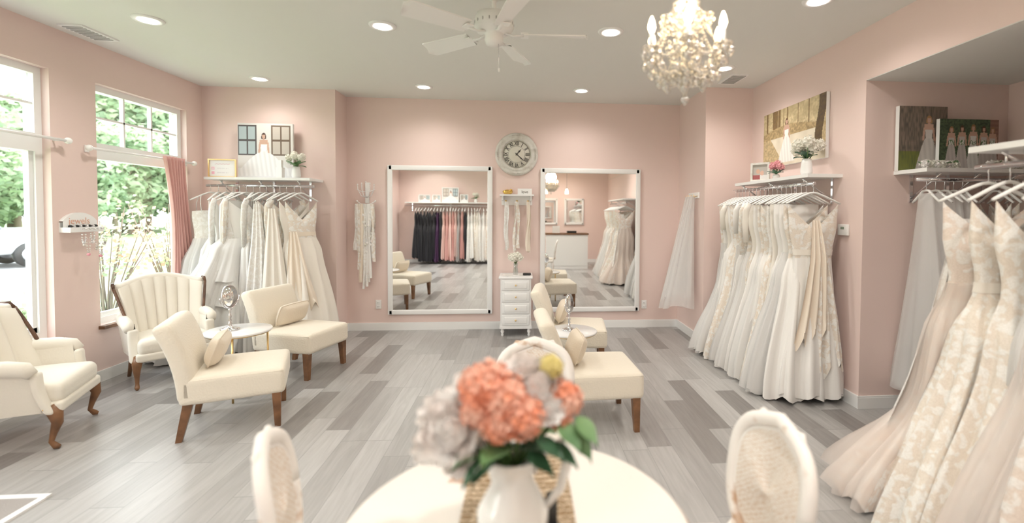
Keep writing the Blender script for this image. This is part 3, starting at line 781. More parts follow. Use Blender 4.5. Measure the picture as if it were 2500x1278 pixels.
def shelf_bouquet(name,x,y,z,pet,sc_=1,n=6,leafm=GREEN,vase=WHITE2,vh=.11,spread=.07,br=.034):
    b=MB(); b.M=Matrix.Translation((x,y,z))
    b.lathe([(0,0),(.03*sc_,0),(.038*sc_,.03),(.034*sc_,vh*.7),(.028*sc_,vh),(.024*sc_,vh),(0,vh*.9)],vase,20)
    for i in range(n):
        a=i*2.4; rr=spread*math.sqrt((i+.5)/n); p=Vector((rr*math.cos(a),rr*math.sin(a),vh+.07*sc_+U(0,.05)))
        b.tube([(0,0,vh*.8),(p.x*.4,p.y*.4,vh+.02),p],.0025,STEM,5)
        hydrangea(b,p,br*sc_,pet,26,.42)
    for i in range(7):
        a=i*.9+.2; leaf(b,(0,0,vh),(math.cos(a),math.sin(a),U(.3,1.2)),.11*sc_,.022*sc_,leafm)
    return b.obj(name)
random.seed(3)
shelf_bouquet('vase_of_white_flowers',-2.53,5.50,1.87,PETC,1.25,6,vh=.13,spread=.085,br=.03)
b=MB(); b.box((-2.74,5.48,1.87),(-2.675,5.545,1.99),WHITE2); b.box((-2.73,5.49,1.99),(-2.685,5.535,2.07),WHITE2); b.obj('white_block_candle')
shelf_bouquet('vase_of_white_hydrangeas',2.40,3.84,1.835,PETC,1.25,9,GREEND,vh=.14,spread=.12,br=.04)
shelf_bouquet('pot_of_pink_roses',2.41,4.34,1.835,PETP,.9,7,GREEND,PETW,vh=.05,spread=.05)
def garland(name,x0,x1,y,z):
    b=MB()
    for i in range(9): hydrangea(b,(lerp(x0,x1,i/8),y+U(-.02,.02),z+.036),.03,PETC if i%3 else PETW,18,.45)
    for i in range(10): leaf(b,(lerp(x0,x1,i/9),y,z+.03),(U(-1,1),U(-1,0),.5),.05,.015,GREEN,.1)
    b.obj(name)
garland('flower_garland',2.90,3.15,3.22,1.84); garland('flower_garland',3.40,3.64,3.20,1.84)

# ------------------------------------------------------------------ back wall items
def wall_mirror(x0,x1,z0,z1,y=YB,name='large_framed_mirror'):
    b=MB(); w=.065
    def bar(lo,hi):
        c=[(lo[i]+hi[i])/2 for i in range(3)]; s_=[hi[i]-lo[i] for i in range(3)]
        b.rbox(c,s_,.013,WHITE2,mid=2)
    bar((x0,y-.04,z0),(x0+w,y-.002,z1)); bar((x1-w,y-.04,z0),(x1,y-.002,z1)); bar((x0+.01,y-.04,z0),(x1-.01,y-.002,z0+w)); bar((x0+.01,y-.04,z1-w),(x1-.01,y-.002,z1))
    b.box((x0+w-.012,y-.03,z0+w-.012),(x1-w+.012,y-.004,z1-w+.012),WHITE2)
    b.add([(x0+w-.01,y-.0305,z0+w-.01),(x1-w+.01,y-.0305,z0+w-.01),(x1-w+.01,y-.0305,z1-w+.01),(x0+w-.01,y-.0305,z1-w+.01)],[(0,1,2,3)],MIRROR,False)
    return b.obj(name)
wall_mirror(-1.70,-.39,.20,2.09); wall_mirror(.22,1.53,.215,2.08)
cx,cz,R=-.085,2.25,.275
b=MB(); b.M=Matrix.Translation((cx,YB,cz))@Matrix.Rotation(pi/2,4,'X')
b.lathe([(0,.0),(R*.98,.0),(R,.012),(R*.97,.03),(R*.90,.036),(R*.84,.028),(R*.78,.035),(R*.72,.045),(R*.68,.04),(R*.655,.02),(0,.018)],CLOCKR,56)
b.lathe([(0,.0185),(R*.655,.0185),(R*.655,.0215),(0,.0215)],CLOCKF,48)
b.lathe([(R*.60,.0217),(R*.612,.0217),(R*.612,.0222),(R*.60,.0222)],DARKTXT,48)
b.lathe([(R*.38,.0217),(R*.388,.0217),(R*.388,.0222),(R*.38,.0222)],DARKTXT,48)
for i in range(60):
    a=i*pi/30; b.ball((R*.63*math.cos(a),R*.63*math.sin(a),.022),(.0022,.0022,.001),DARKTXT,5,3)
for k in range(4):
    for j in range(-4,5):
        a=k*pi/2+j*.075; b.ball((R*.89*math.cos(a),R*.89*math.sin(a),.036),(.011-.0012*abs(j),.011-.0012*abs(j),.008),CLOCKR,6,4)
def hand(ang,l,w):
    d=Vector((math.sin(ang),math.cos(ang),0)); s_=Vector((d.y,-d.x,0)); z=Vector((0,0,.026))
    b.add([z-d*l*.2-s_*w*.5,z-d*l*.2+s_*w*.5,z+d*l*.55+s_*w,z+d*l,z+d*l*.55-s_*w],[(0,4,3,2,1)],DARKTXT,False)
    b.ball(d*l*.55+z,(w*1.5,w*1.5,.001),DARKTXT,8,4)
hand(math.radians(41),R*.34,.008); hand(math.radians(132),R*.5,.007); b.ball((0,0,.026),(.014,.014,.004),DARKTXT)
ck=b.obj('roman_numeral_clock')
for i,s_ in enumerate(['XII','I','II','III','IIII','V','VI','VII','VIII','IX','X','XI']):
    a=math.radians(30*i); o=text_child(ck,s_,(cx+R*.495*math.sin(a),YB-.0232,cz+R*.495*math.cos(a)),(pi/2,a,0),.062,DARKTXT,'numeral_%d'%(i+1))
    o.scale=(.8,1.15,1); o.data.offset=.0012
b=MB(); b.box((-.295,YB-.12,1.715),(.135,YB,1.735),WHITE2); b.box((-.275,YB-.022,1.60),(.115,YB,1.715),WHITE2)
b.box((-.27,YB-.10,1.66),(-.25,YB-.02,1.715),WHITE2); b.box((.09,YB-.10,1.66),(.11,YB-.02,1.715),WHITE2)
for x in (-.22,-.08,.06):
    b.tube([(x,YB-.02,1.65),(x,YB-.06,1.65)],.006,GOLD,8); b.ball((x,YB-.065,1.65),.014,GOLD)
b.obj('hook_shelf')
def sash(b,x,y,z0,z1,mt,w=.02,seed=0):
    random.seed(seed)
    for k in range(3):
        ph=U(0,6); o=U(-.012,.012); zz=z1+U(0,.12)
        b.sheet(lambda u,v:(x+o+(u-.5)*w*(1+.3*math.sin(9*v+ph))+.008*math.sin(6*v+ph)+o*2*v,y-.006*k-.008*math.sin(u*6+v*5+ph)-.003,lerp(z0,zz,v)),4,18,mt)
b=MB()
for i,x in enumerate((-.22,-.08,.06)): sash(b,x,YB-.08,1.645,1.02-.06*i,[LACE3,LACE1,CREPE][i],.035,i+3)
b.obj('beaded_bridal_sashes')
b=MB(); b.M=Matrix.Translation((-.2,YB-.06,1.735)); GOLDL=mat('gold_leaf_ceramic',(.75,.52,.15),.2,.9)
b.lathe([(0,0),(.03,0),(.045,.02),(.05,.04),(.03,.055),(.012,.062),(0,.064)],GOLDL,18,sx=1.3,fn=lambda a,z:1+.08*math.cos(5*a)); b.ball((.045,0,.055),(.02,.014,.014),GOLDL); b.obj('gold_trinket_dish')
b=MB(); b.box((-.07,YB-.07,1.735),(.11,YB-.055,1.81),WHITE2); sg=b.obj('small_love_sign')
text_child(sg,'love',(.02,YB-.0715,1.768),(pi/2,0,0),.05,DARKTXT)
b=MB(); x0,x1=-.27,.10; y0,y1=YB-.40,YB-.04
b.box((x0,y0,.12),(x1,y1,.70),WHITE2); b.rbox(((x0+x1)/2,(y0+y1)/2,.715),(x1-x0+.04,y1-y0+.03,.03),.01,WHITE2,mid=2)
b.box((x0-.01,y0-.01,.095),(x1+.01,y1,.125),WHITE2)
for i in range(4):
    zz=.135+i*.142; b.rbox(((x0+x1)/2,y0-.006,zz+.065),(x1-x0-.04,.016,.125),.006,WHITE,mid=2)
    b.rbox(((x0+x1)/2,y0-.013,zz+.065),(x1-x0-.10,.012,.08),.005,WHITE2,mid=2)
    b.ball(((x0+x1)/2,y0-.03,zz+.065),.011,GOLD)
for x in (x0+.025,x1-.025):
    for y in (y0+.025,y1-.025): b.lathe([(.012,0),(.018,.015),(.012,.03),(.024,.06),(.016,.08),(.026,.097)],WHITE2,14,(x,y,0))
b.obj('jewelry_cabinet')
b=MB(); b.M=Matrix.Translation((-.09,YB-.24,.735))
b.lathe([(0,0),(.03,0),(.034,.03),(.024,.09),(.03,.14),(.027,.14),(.02,.09),(.028,.03),(0,.01)],GLASSV,20)
random.seed(2)
for i in range(8):
    a=i*2.4; rr=.07*math.sqrt((i+.5)/8); p=Vector((rr*math.cos(a),rr*math.sin(a),.2+.045*(1-rr/.08)))
    b.tube([(0,0,.02),(0,0,.12),p],.003,STEM,5); hydrangea(b,p,.045,PETC,30,.4)
b.obj('vase_of_cream_flowers')
b=MB(); b.M=Matrix.Translation((-.12,YB-.26,.731)); b.sheet(lambda u,v:((u-.5)*.26,(v-.5)*.22-.0,.002+.002*math.sin(u*30)),16,12,LACE3); b.obj('lace_doily')
b=MB(); b.rbox((.05,YB-.28,.745),(.10,.06,.025),.01,BLACK); b.obj('black_glasses_case')
for x,z in ((-1.82,.33),(.165,.30),(1.60,.30)):
    b=MB(); b.rbox((x,YB-.004,z),(.07,.008,.115),.003,PLAST,mid=2)
    for dz in (-.025,.025):
        b.rbox((x,YB-.009,z+dz),(.034,.006,.03),.003,WHITE2,mid=2); b.box((x-.008,YB-.0125,z+dz-.006),(x-.005,YB-.0118,z+dz+.006),BLACK); b.box((x+.005,YB-.0125,z+dz-.006),(x+.008,YB-.0118,z+dz+.006),BLACK)
    b.obj('electrical_outlet')
b=MB(); x=-1.95; y=YB
b.rbox((x,y-.008,1.74),(.05,.014,.26),.006,WHITE2,mid=2)
for k in range(-2,3):
    b.tube([(x,y-.015,1.68),(x+k*.03,y-.05,1.70),(x+k*.048,y-.06,1.78),(x+k*.05,y-.06,1.86-.015*abs(k))],.005,WHITE2,6); b.ball((x+k*.05,y-.06,1.87-.015*abs(k)),.009,WHITE2)
b.tube([(x-.11,y-.05,1.63),(x-.06,y-.07,1.60),(x,y-.075,1.595),(x+.06,y-.07,1.60),(x+.11,y-.05,1.63)],.006,WHITE2,6)
b.tube([(x-.11,y-.06,1.78),(x-.055,y-.08,1.755),(x,y-.085,1.75),(x+.055,y-.08,1.755),(x+.11,y-.06,1.78)],.004,WHITE2,6)
for sx in (-.11,.11): b.ball((x+sx,y-.05,1.635),.011,WHITE2)
b.obj('ornate_wall_hook')
b=MB()
for i in range(7): sash(b,x-.10+i*.035,y-.08-.004*(i%3),1.60-.0*i,[.95,.72,.62,.52,.66,.85,1.05][i],[LACE3,LACE1,CREPE,LACE3,SATINW,LACE1,LACE2][i],.035,i+20)
random.seed(6)
for i in range(26): b.ball((x+U(-.10,.10),y-.095,U(.95,1.5)),(.018,.008,.018),[LACE3,PETC,PETW][i%3],7,5)
b.obj('lace_garters_and_sashes')
b=MB(); xw=2.05
b.rbox((xw-.008,5.52,1.72),(.014,.34,.07),.005,WHITE2,mid=2)
for i in range(4): b.tube([(xw-.01,5.39+i*.085,1.715),(xw-.05,5.39+i*.085,1.70),(xw-.06,5.39+i*.085,1.725)],.005,GOLD,6)
b.obj('veil_hook_rail')
b=MB(); random.seed(12)
for i in range(3):
    y=5.42+i*.085; ph=U(0,6); ln=U(1.2,1.36); wd=U(.10,.16)
    b.sheet(lambda u,v:(xw-.05-.03*math.sin(pi*u)-v*.30*(.15+.85*math.sin(pi*u))+.02*math.sin(u*30+ph)*v,y+(u-.5)*(.05+wd*2.4*v)+.012*math.sin(u*34+ph),1.71-ln*v+.03*math.sin(u*9)*v),40,16,VEIL)
    b.sheet(lambda u,v:(xw-.035-v*.08+.012*math.sin(u*22+ph+1)*v,y+(u-.5)*(.04+wd*1.8*v),1.71-(ln-.1)*v),26,16,VEIL)
b.clamp(ymax=6.05)
b.obj('hanging_bridal_veils')
b=MB(); b.rbox((XR-.012,3.62,1.38),(.022,.12,.09),.006,PLAST,mid=2); b.box((XR-.0245,3.60,1.385),(XR-.023,3.64,1.405),mat('lcd_green',(.25,.32,.25),.3)); b.obj('thermostat')
b=MB(); X=XL
b.sheet(lambda u,v:(X+.03,4.05+.30*u,1.36+(v*(.05+.07*math.sin(pi*u)**.7))),20,3,WHITE2); b.sheet(lambda u,v:(X+.03-.03*v,4.05+.30*u,1.36+.05+.07*math.sin(pi*u)**.7),20,1,WHITE2)
b.box((X,4.05,1.32),(X+.085,4.35,1.36),WHITE2); b.box((X,4.05,1.36),(X+.006,4.35,1.40),WHITE2)
for i in range(6): b.tube([(X+.085,4.14+i*.037,1.345),(X+.11,4.14+i*.037,1.35)],.004,CHROME,6)
js=b.obj('jewelry_sign_shelf')
text_child(js,'jewels',(X+.0315,4.19,1.41),(pi/2,0,pi/2),.075,mat('rose_gold_ink',(.75,.45,.35),.4))
b=MB(); random.seed(15)
for i in range(6):
    y=4.14+i*.037; w=.016; ln=[.12,.2,.1,.16,.22,.12][i]
    for k in range(17):
        t=k/16; a=pi*t; b.ball((X+.105+.002*i,y+w*math.cos(a),1.345-ln*math.sin(a)**.6),.007,CRYS if i%2 else CHROME,6,4)
    b.ball((X+.107,y,1.345-ln-.01),.013,[CRYS,PINKTXT,CHROME][i%3])
for i in range(9): b.ball((X+.04,4.10+i*.028,1.368),(.02,.01,.012),CHROME if i%2 else BLACK,8,5)
b.obj('hanging_necklaces')

# curtain & rods
b=MB(); z=2.02; xc=XL+.075
b.tube([(xc,4.24,z),(xc,5.50,z)],.011,WHITE2,10)
for y in (4.24,5.50): b.ball((xc,y,z),.026,WHITE2); 
for y in (4.30,5.46): b.tube([(XL,y,z),(xc,y,z)],.008,WHITE2,8); b.rbox((XL+.006,y,z),(.01,.04,.06),.004,WHITE2,mid=2)
b.obj('curtain_rod')
b=MB(); b.tube([(xc,2.5,z+.03),(xc,4.06,z+.03)],.011,WHITE2,10)
for y in (2.5,4.06): b.ball((xc,y,z+.03),.026,WHITE2)
for y in (2.6,4.02): b.tube([(XL,y,z+.03),(xc,y,z+.03)],.008,WHITE2,8)
b.obj('curtain_rod')
b=MB()
def cur(u,v):
    z=2.05-1.95*v; amp=.028
    wd=.32-.06*math.sin(pi*min(1,v*1.4)); y0=5.03+.06*v+.14*math.sin(pi*min(1,v*1.1))*.6
    return (XL+.085+amp*math.sin(u*2*pi*7)+.01*math.sin(v*7+u*5),y0+wd*u,z)
b.sheet(cur,90,24,CURT); b.obj('pink_curtain')

# ------------------------------------------------------------------ seating
def slipper(x,y,a,name='slipper_chair'):
    b=MB(); b.M=T(x,y,0,a)
    W=.55
    def sf(q):
        k=(1-(q.x/.3)**2)*(1-(q.y/.29)**2)
        return (q.x,q.y,q.z+(.02*k if q.z>0 else 0))
    b.rbox((.02,0,.320),(.60,W,.18),.035,CREAM,sf,mid=8)
    def rb(q):
        v=(q.z+.26)/.52; v=max(0,v); xx=-.235-.015*v-.12*v**2.1
        return (xx+q.x,q.y,q.z+.3*q.x*v)
    b.rbox((0,0,.508),(.105,W,.52),.04,CREAM,rb,mid=8)
    for sy in (-1,1):
        b.tube([(lerp(-.25,.31,k/10),sy*(W/2-.006),.392) for k in range(11)],.004,CREAM,6)
    for sy in (-1,1):
        def lg(x0,x1,top,bot,z1=.26):
            yy=sy*(W/2-.04)
            vs=[]
            for (xx,h,zz,o) in ((x0,bot,0,sy*.01),(x1,top,z1,0)):
                for dx,dy in ((-h,-h),(h,-h),(h,h),(-h,h)): vs.append((xx+dx,yy+dy+o,zz))
            b.add(vs,[(0,3,2,1),(4,5,6,7),(0,1,5,4),(1,2,6,5),(2,3,7,6),(3,0,4,7)],WOOD,False)
        lg(.272,.265,.028,.018); lg(-.28,-.225,.028,.018)
    return b.obj(name)
def pillow(x,y,z,a,w=.36,h=.20,tilt=65,name='lumbar_pillow'):
    b=MB(); b.M=T(x,y,z,a)@Matrix.Rotation(math.radians(-tilt),4,'Y')
    n=16
    def pf(s_):
        def f(u,v):
            X=(u*2-1);Y=(v*2-1); k=(1-X**4)*(1-Y**4)
            return (X*h/2*(1-.06*Y*Y),Y*w/2*(1-.05*X*X),s_*.055*max(0,k)**.5)
        return f
    b.sheet(pf(1),n,n,PILLOW); b.sheet(lambda u,v:pf(-1)(1-u,v),n,n,PILLOW)
    pts=[]
    for k in range(41):
        t=k/40*4; s_=int(t)%4; q=t-int(t)
        X,Y=[(-1+2*q,-1),(1,-1+2*q),(1-2*q,1),(-1,1-2*q)][s_]
        pts.append((X*h/2*(1-.06*Y*Y),Y*w/2*(1-.05*X*X),0))
    b.tube(pts,.006,PILLOW,6)
    return b.obj(name)
def place(cx,cy,a,dx,dy):
    r=math.radians(a); return cx+dx*math.cos(r)-dy*math.sin(r),cy+dx*math.sin(r)+dy*math.cos(r)
chs=[(-2.05,3.53,22),(-2.10,4.62,-16),(.50,3.38,3),(.50,4.62,-6)]
for x,y,a in chs:
    slipper(x,y,a)
    px,py=place(x,y,a,-.11,0.03); pillow(px,py,.53,a,tilt=70)
def side_table(x,y,r=.25,h=.53):
    b=MB(); b.M=T(x,y,0,20)
    b.lathe([(0,h-.018),(r-.004,h-.018),(r,h-.014),(r,h-.004),(r-.004,h),(0,h)],MARBLE,48)
    b.lathe([(r-.03,h-.026),(r-.012,h-.026),(r-.012,h-.018),(r-.03,h-.018),(r-.03,h-.026)],GOLD,40)
    for k in range(3):
        a=k*2*pi/3+.5; ca,sa=math.cos(a),math.sin(a)
        b.tube([((r-.025)*ca,(r-.025)*sa,h-.02),((r-.02)*ca,(r-.02)*sa,.0)],.008,GOLD,8)
    pts=[((r-.022)*math.cos(t*2*pi/32),(r-.022)*math.sin(t*2*pi/32),.16) for t in range(33)]
    b.tube(pts,.005,GOLD,6)
    b.obj('round_side_table')
side_table(-2.32,4.03,.24); side_table(.42,4.02,.22,.49)
def vanity(x,y,z,a,s_=1.0):
    b=MB(); b.M=T(x,y,z,a)@Matrix.Scale(s_,4)
    b.lathe([(0,0),(.065,0),(.067,.008),(.05,.016),(.02,.022),(.012,.035),(.018,.048),(.009,.06),(.013,.075),(.008,.09),(.014,.105),(.008,.12),(.008,.15),(.012,.16),(0,.17)],CHROME,22)
    cz=.26; R=.08
    b.tube([(0,R*1.1*math.sin(t),cz-R*1.1*math.cos(t)) for t in [-pi/2+pi*k/14 for k in range(15)]],.004,CHROME,6)
    M0=b.M.copy(); b.M=M0@Matrix.Translation((0,0,cz))@Matrix.Rotation(pi/2-.1,4,'Y')@Matrix.Diagonal((1.15,.9,1,1))
    b.lathe([(0,-.008),(R*.9,-.008),(R,-.004),(R,.006),(R*.93,.010),(R*.92,.006),(0,.0055)],CHROME,36)
    b.lathe([(0,.0056),(R*.915,.0056),(R*.915,.0066),(0,.0066)],MIRROR,36); b.M=M0
    b.obj('vanity_mirror')
vanity(-2.38,4.02,.531,-15,1.05); vanity(.40,4.02,.491,-35,.9)

def armchair(x,y,a,S=1):
    b=MB(); b.M=T(x,y,0,a)@Matrix.Diagonal((S,S,1,1))
    def sf(q): 
        k=(1-(q.x/.29)**2)*(1-(q.y/.3)**2); return (q.x,q.y*(1+.12*(q.x/.28)),q.z+(.03*k if q.z>0 else 0))
    b.rbox((.03,0,.345),(.56,.52,.13),.045,CREAM2,sf,mid=8)
    b.rbox((.04,0,.265),(.55,.56,.07),.02,CREAM2,lambda q:(q.x,q.y*(1+.1*(q.x/.28)),q.z),mid=6)
    def bx(u,v):
        s_=u*2-1; return -.22-.13*v**1.3+(.18*abs(s_)**2.6)*(1-.25*v)
    def by(u,v):
        s_=u*2-1; return s_*(.28+.075*v)
    def topz(u):
        s_=abs(u*2-1); return .865+.02*math.cos(s_*pi)-.03*s_**3
    def ff(u,v):
        s_=u*2-1; ch_=abs(math.cos(s_*pi*3.5)); bul=.034*(ch_**.6)*min(1,(1-v)*6+.35)
        return (bx(u,v)+.045+bul,by(u,v)*.97,lerp(.36,topz(u),v))
    def fb(u,v): return (bx(u,v)-.045,by(u,v),lerp(.24,topz(u)-.01,v))
    b.slab(ff,fb,84,14,CREAM2)
    b.tube([(bx(u,1)-.002,by(u,1),topz(u)-.005) for u in [k/28 for k in range(29)]],.048,CREAM2,12,.8)
    for u in (0,1):
        P=[Vector((bx(u,v)+.0,by(u,v)*1.02+(.012 if u else -.012),lerp(.50,topz(u)-.0,v))) for v in [k/12 for k in range(13)]]
        b.tube([(p.x+.03,p.y,p.z) for p in P],.013,WOODD,8)
        p=P[-1]; b.tube([(p.x+.03,p.y,p.z),(p.x+.0,p.y,p.z+.035),(p.x-.05,p.y*.985,p.z+.04)],[.013,.014,.01],WOODD,8)
    for sy in (-1,1):
        P=[(-.20,sy*.315,.55),(-.08,sy*.325,.545),(.06,sy*.33,.54),(.15,sy*.332,.525),(.185,sy*.332,.49)]
        b.tube(P,[.048,.050,.050,.048,.033],CREAM2,14)
        b.sheet(lambda u,v:(lerp(-.24,.16+.05*(1-v),u),sy*(.30+.045*v),lerp(.24,.54,v)),8,8,CREAM2)
        b.sheet(lambda u,v:(lerp(-.24,.16+.05*(1-v),u),sy*(.25+.035*v),lerp(.24,.54,v)),8,8,CREAM2)
        b.rbox((.205,sy*.305,.365),(.05,.08,.27),.022,CREAM2,lambda q,sy=sy:(q.x-.035*(q.z/.13)**1+.02*(q.z/.13)**2,q.y,q.z),mid=5)
        for k in range(7): 
            a=pi*k/6; b.ball((.232,sy*.305+.035*math.cos(a),.27+.02*math.sin(a)),.006,GOLD,6,4)
        y=sy*.285
        P=[(.245,y,.27),(.275,y*1.03,.225),(.285,y*1.05,.17),(.262,y*1.03,.10),(.25,y*1.02,.05),(.275,y*1.04,.020),(.295,y*1.05,.014)]
        b.tube(P,[.038,.040,.030,.019,.015,.020,.012],WOOD,12)
        for k in range(3): b.tube([(.262+.012,y+(k-1)*.014,.26),(.298,y*1.04+(k-1)*.014,.215),(.306,y*1.05+(k-1)*.008,.17)],[.007,.009,.005],WOODD,6)
        b.tube([(-.24,sy*.23,.27),(-.26,sy*.24,.15),(-.30,sy*.25,.0)],[.026,.02,.016],WOOD,8)
    b.obj('channel_back_armchair')
armchair(-3.20,4.50,-42,.88); armchair(-3.25,3.31,22,.93)

# ------------------------------------------------------------------ foreground dining set
TX,TY,TR=-.01,1.12,.42
b=MB(); b.M=T(TX,TY,0)
b.lathe([(0,.715),(TR-.02,.715),(TR-.008,.72)],EDGEM,72)
b.lathe([(TR-.008,.72),(TR,.73),(TR,.742),(TR-.006,.749)],EDGEM,72)
b.lathe([(0,.7485),(TR-.006,.749),(TR-.012,.7505),(0,.7508)],TOPM,72)
b.lathe([(0,.65),(TR-.07,.65),(TR-.07,.715),(0,.716)],DIST,48)
b.lathe([(0,.10),(.07,.10),(.09,.14),(.05,.2),(.04,.3),(.06,.38),(.075,.45),(.045,.52),(.05,.6),(.09,.65),(0,.651)],DIST,24)
for k in range(4):
    a=k*pi/2+.6; ca,sa=math.cos(a),math.sin(a)
    b.tube([(.04*ca,.04*sa,.16),(.14*ca,.14*sa,.15),(.22*ca,.22*sa,.07),(.27*ca,.27*sa,.02),(.30*ca,.30*sa,.022)],[.035,.03,.026,.022,.015],DIST,10)
b.obj('round_dining_table')
b=MB(); 
def run(u,v):
    y=lerp(.735,1.51,v); x=TX+(u-.5)*.28
    return (x,y,.7535+.001*math.sin(u*40)*math.sin(v*60))
b.sheet(run,20,60,JUTE); b.obj('table_runner')
PX,PY=-.02,1.03
b=MB(); b.M=T(PX,PY,.756)
prof=[(0,0),(.05,0),(.055,.008),(.045,.018),(.06,.035),(.078,.065),(.078,.09),(.062,.12),(.047,.15),(.044,.175),(.05,.20),(.056,.21),(.052,.211),(.042,.19),(.038,.17),(0,.165)]
b.lathe(prof,IRON,32,fn=lambda a,z:1+(.22*max(0,math.cos(a-pi))**8 if z>.17 else 0))
b.tube([(.045,0,.17),(.075,0,.225),(.105,0,.235),(.12,0,.19),(.105,0,.13),(.075,0,.09)],[.008,.010,.012,.012,.010,.007],IRON,10)
b.obj('white_ceramic_pitcher')
b=MB(); random.seed(77); b.M=T(PX,PY,0)
S=[((-.06,-.01,1.125),.054,ORANGE,'h'),((-.02,-.03,1.105),.050,ORANGE,'h'),((.02,-.035,1.065),.046,ORANGE,'h'),((-.03,-.045,1.055),.040,ORANGE,'h'),((-.075,-.03,1.08),.036,ORANGE,'h'),
   ((.115,.02,1.08),.040,ORANGE,'h'),((.10,.0,1.05),.03,ORANGE,'h'),((.055,.01,1.115),.060,PETW,'r'),((.02,.03,1.145),.04,PETW,'r'),
   ((-.13,-.03,1.035),.066,PETW,'r'),((-.10,.04,1.09),.055,PETW,'r'),((-.165,.01,1.06),.045,PETW,'r'),((-.175,.0,1.0),.045,PETW,'r'),((-.10,-.05,.995),.045,PETW,'r'),
   ((.085,.02,1.155),.026,PETY,'h'),((-.02,.07,1.09),.05,ORANGE,'h'),((.03,.09,1.08),.05,PETW,'r'),((.08,-.03,1.075),.03,PETW,'r')]
for c,r,mt,k in S:
    b.tube([(0,0,.93),(c[0]*.35,c[1]*.35,.97),(c[0]*.9,c[1]*.9,c[2]-r*.5)],.003,STEM,5)
    if k=='h': hydrangea(b,c,r,mt,80,.30)
    else: rose(b,c,r*1.02,mt,up=(c[0]*2.5,c[1]*3-.6,.6),layers=4)
for i in range(20):
    a=U(0,2*pi); leaf(b,(.02*math.cos(a),.02*math.sin(a),.985),(math.cos(a),math.sin(a),U(.0,.8)),U(.09,.15),U(.022,.032),random.choice([GREEN,GREEND,GREEND]),.35)
for p in ((.10,-.02,1.04),(.13,.0,1.01),(.14,.0,1.04),(.05,-.05,1.02),(-.05,-.05,1.0),(.08,-.04,1.0),(.03,-.05,.99)): leaf(b,p,(U(.2,1)*(1 if p[0]>0 else -1),-.4,-.3),.065,.028,GREEND if p[0]<.1 else GREEN)
b.obj('bouquet_of_hydrangeas_and_roses')
b=MB(); b.M=T(.07,1.09,.755,30); b.box((-.02,-.03,0),(.02,.03,.006),BLACK); b.box((-.015,-.002,.006),(.015,.002,.09),BLACK); b.obj('card_holder')

def french_chair(x,y,a,sc_=1):
    b=MB(); b.M=T(x,y,0,a)@Matrix.Scale(sc_,4)
    def outl(t):
        a=t*2*pi; c,s_=math.cos(a),math.sin(a)
        yy=.185*math.copysign(abs(c)**.7,c)*(1+.08*s_); zz=.69+.205*math.copysign(abs(s_)**.75,s_)+(.022*math.exp(-(yy/.05)**2) if s_>0 else 0)
        return yy,zz
    def lean(z): return -.22-.14*(z-.45)
    def P(t,k=1):
        yy,zz=outl(t); zz=.69+(zz-.69)*k; return (lean(zz)-.03*(1-(yy/.22)**2),yy*k,zz)
    b.tube([P(k/48) for k in range(49)],.021,DIST,10,1.2)
    b.tube([P(k/48,.86) for k in range(49)],.008,DIST,8)
    b.sheet(lambda u,v:(lambda q:(q[0]-.002,q[1],q[2]))(P(u,.88*v+.001)),48,8,CANE)
    b.sheet(lambda u,v:(lambda q:(q[0]+.006,q[1],q[2]))(P(1-u,.88*v+.001)),48,8,CANE)
    for k in range(-3,4):
        yy=k*.02; b.ball((lean(.93)-.03,yy,.915-.004*k*k+.008),(.014,.014,.016),DIST,8,6)
    for k in (-1,1):
        b.tube([(lean(.9)-.03,k*.06,.905),(lean(.93)-.03,k*.095,.91),(lean(.92)-.025,k*.12,.885)],[.012,.012,.006],DIST,8)
    for k in (-1,1): b.tube([(lean(.52)-.01,k*.12,.52),(-.205,k*.14,.45),(-.20,k*.16,.42)],[.018,.02,.024],DIST,8)
    b.rbox((0,0,.425),(.44,.44,.06),.025,DIST,lambda q:(q.x,q.y*(1+.1*q.x/.22),q.z),mid=6)
    b.rbox((.0,0,.465),(.39,.38,.05),.024,CREAM2,lambda q:(q.x,q.y*(1+.1*q.x/.22),q.z+(.015*(1-(q.x/.2)**2)*(1-(q.y/.21)**2) if q.z>0 else 0)),mid=6)
    for k in (-1,1):
        b.tube([(.19,k*.19,.41),(.225,k*.215,.35),(.215,k*.21,.22),(.19,k*.195,.08),(.20,k*.20,.015),(.215,k*.21,.01)],[.03,.032,.022,.014,.018,.012],DIST,10)
        b.tube([(-.19,k*.16,.41),(-.21,k*.165,.25),(-.25,k*.17,.01)],[.026,.02,.015],DIST,8)
    b.obj('french_cane_dining_chair')
french_chair(-.44,1.45,18,.94); french_chair(.49,1.33,186,.95); french_chair(.05,2.04,-92,.94)

# ------------------------------------------------------------------ area behind the camera (seen in the mirrors)
rack('gown_shelf_with_rail','x',-3.4,-.9,1.70,YF+0,1.80,-.36)
random.seed(50); b=MB(); mats=[BLACKF]*7+[PURP]+[BLACKF]+[ROSE2,ROSE,ROSE2,ROSE,ROSE2,GREYF,ROSE,BLACKF]+[LACE3,SATINW,LACE1,SATIN,LACE3,SATINW,LACE2,SATIN]
for i,mt in enumerate(mats):
    x=-3.1+i*.088; gown(b,(x,YF+.30,1.70),90+U(-10,10),L=U(1.35,1.5),hem=U(.2,.28),dep=.09,top=mt,style='v',flare='a')
b.clamp(ymin=YF+.02)
b.obj('hanging_formal_gowns')
for i,(x,w,h) in enumerate(((-2.9,.3,.2),(-2.55,.2,.2),(-2.15,.45,.42),(-1.75,.2,.22))):
    canvas('framed_bridal_photo',T(x,YF+.15,1.80,180),w,h,p1,t=.02,res=(40,40),frame=WHITE2,fw=.02)
random.seed(1); shelf_bouquet('vase_of_white_flowers',-1.4,YF+.2,1.80,PETC,1.3,6); 
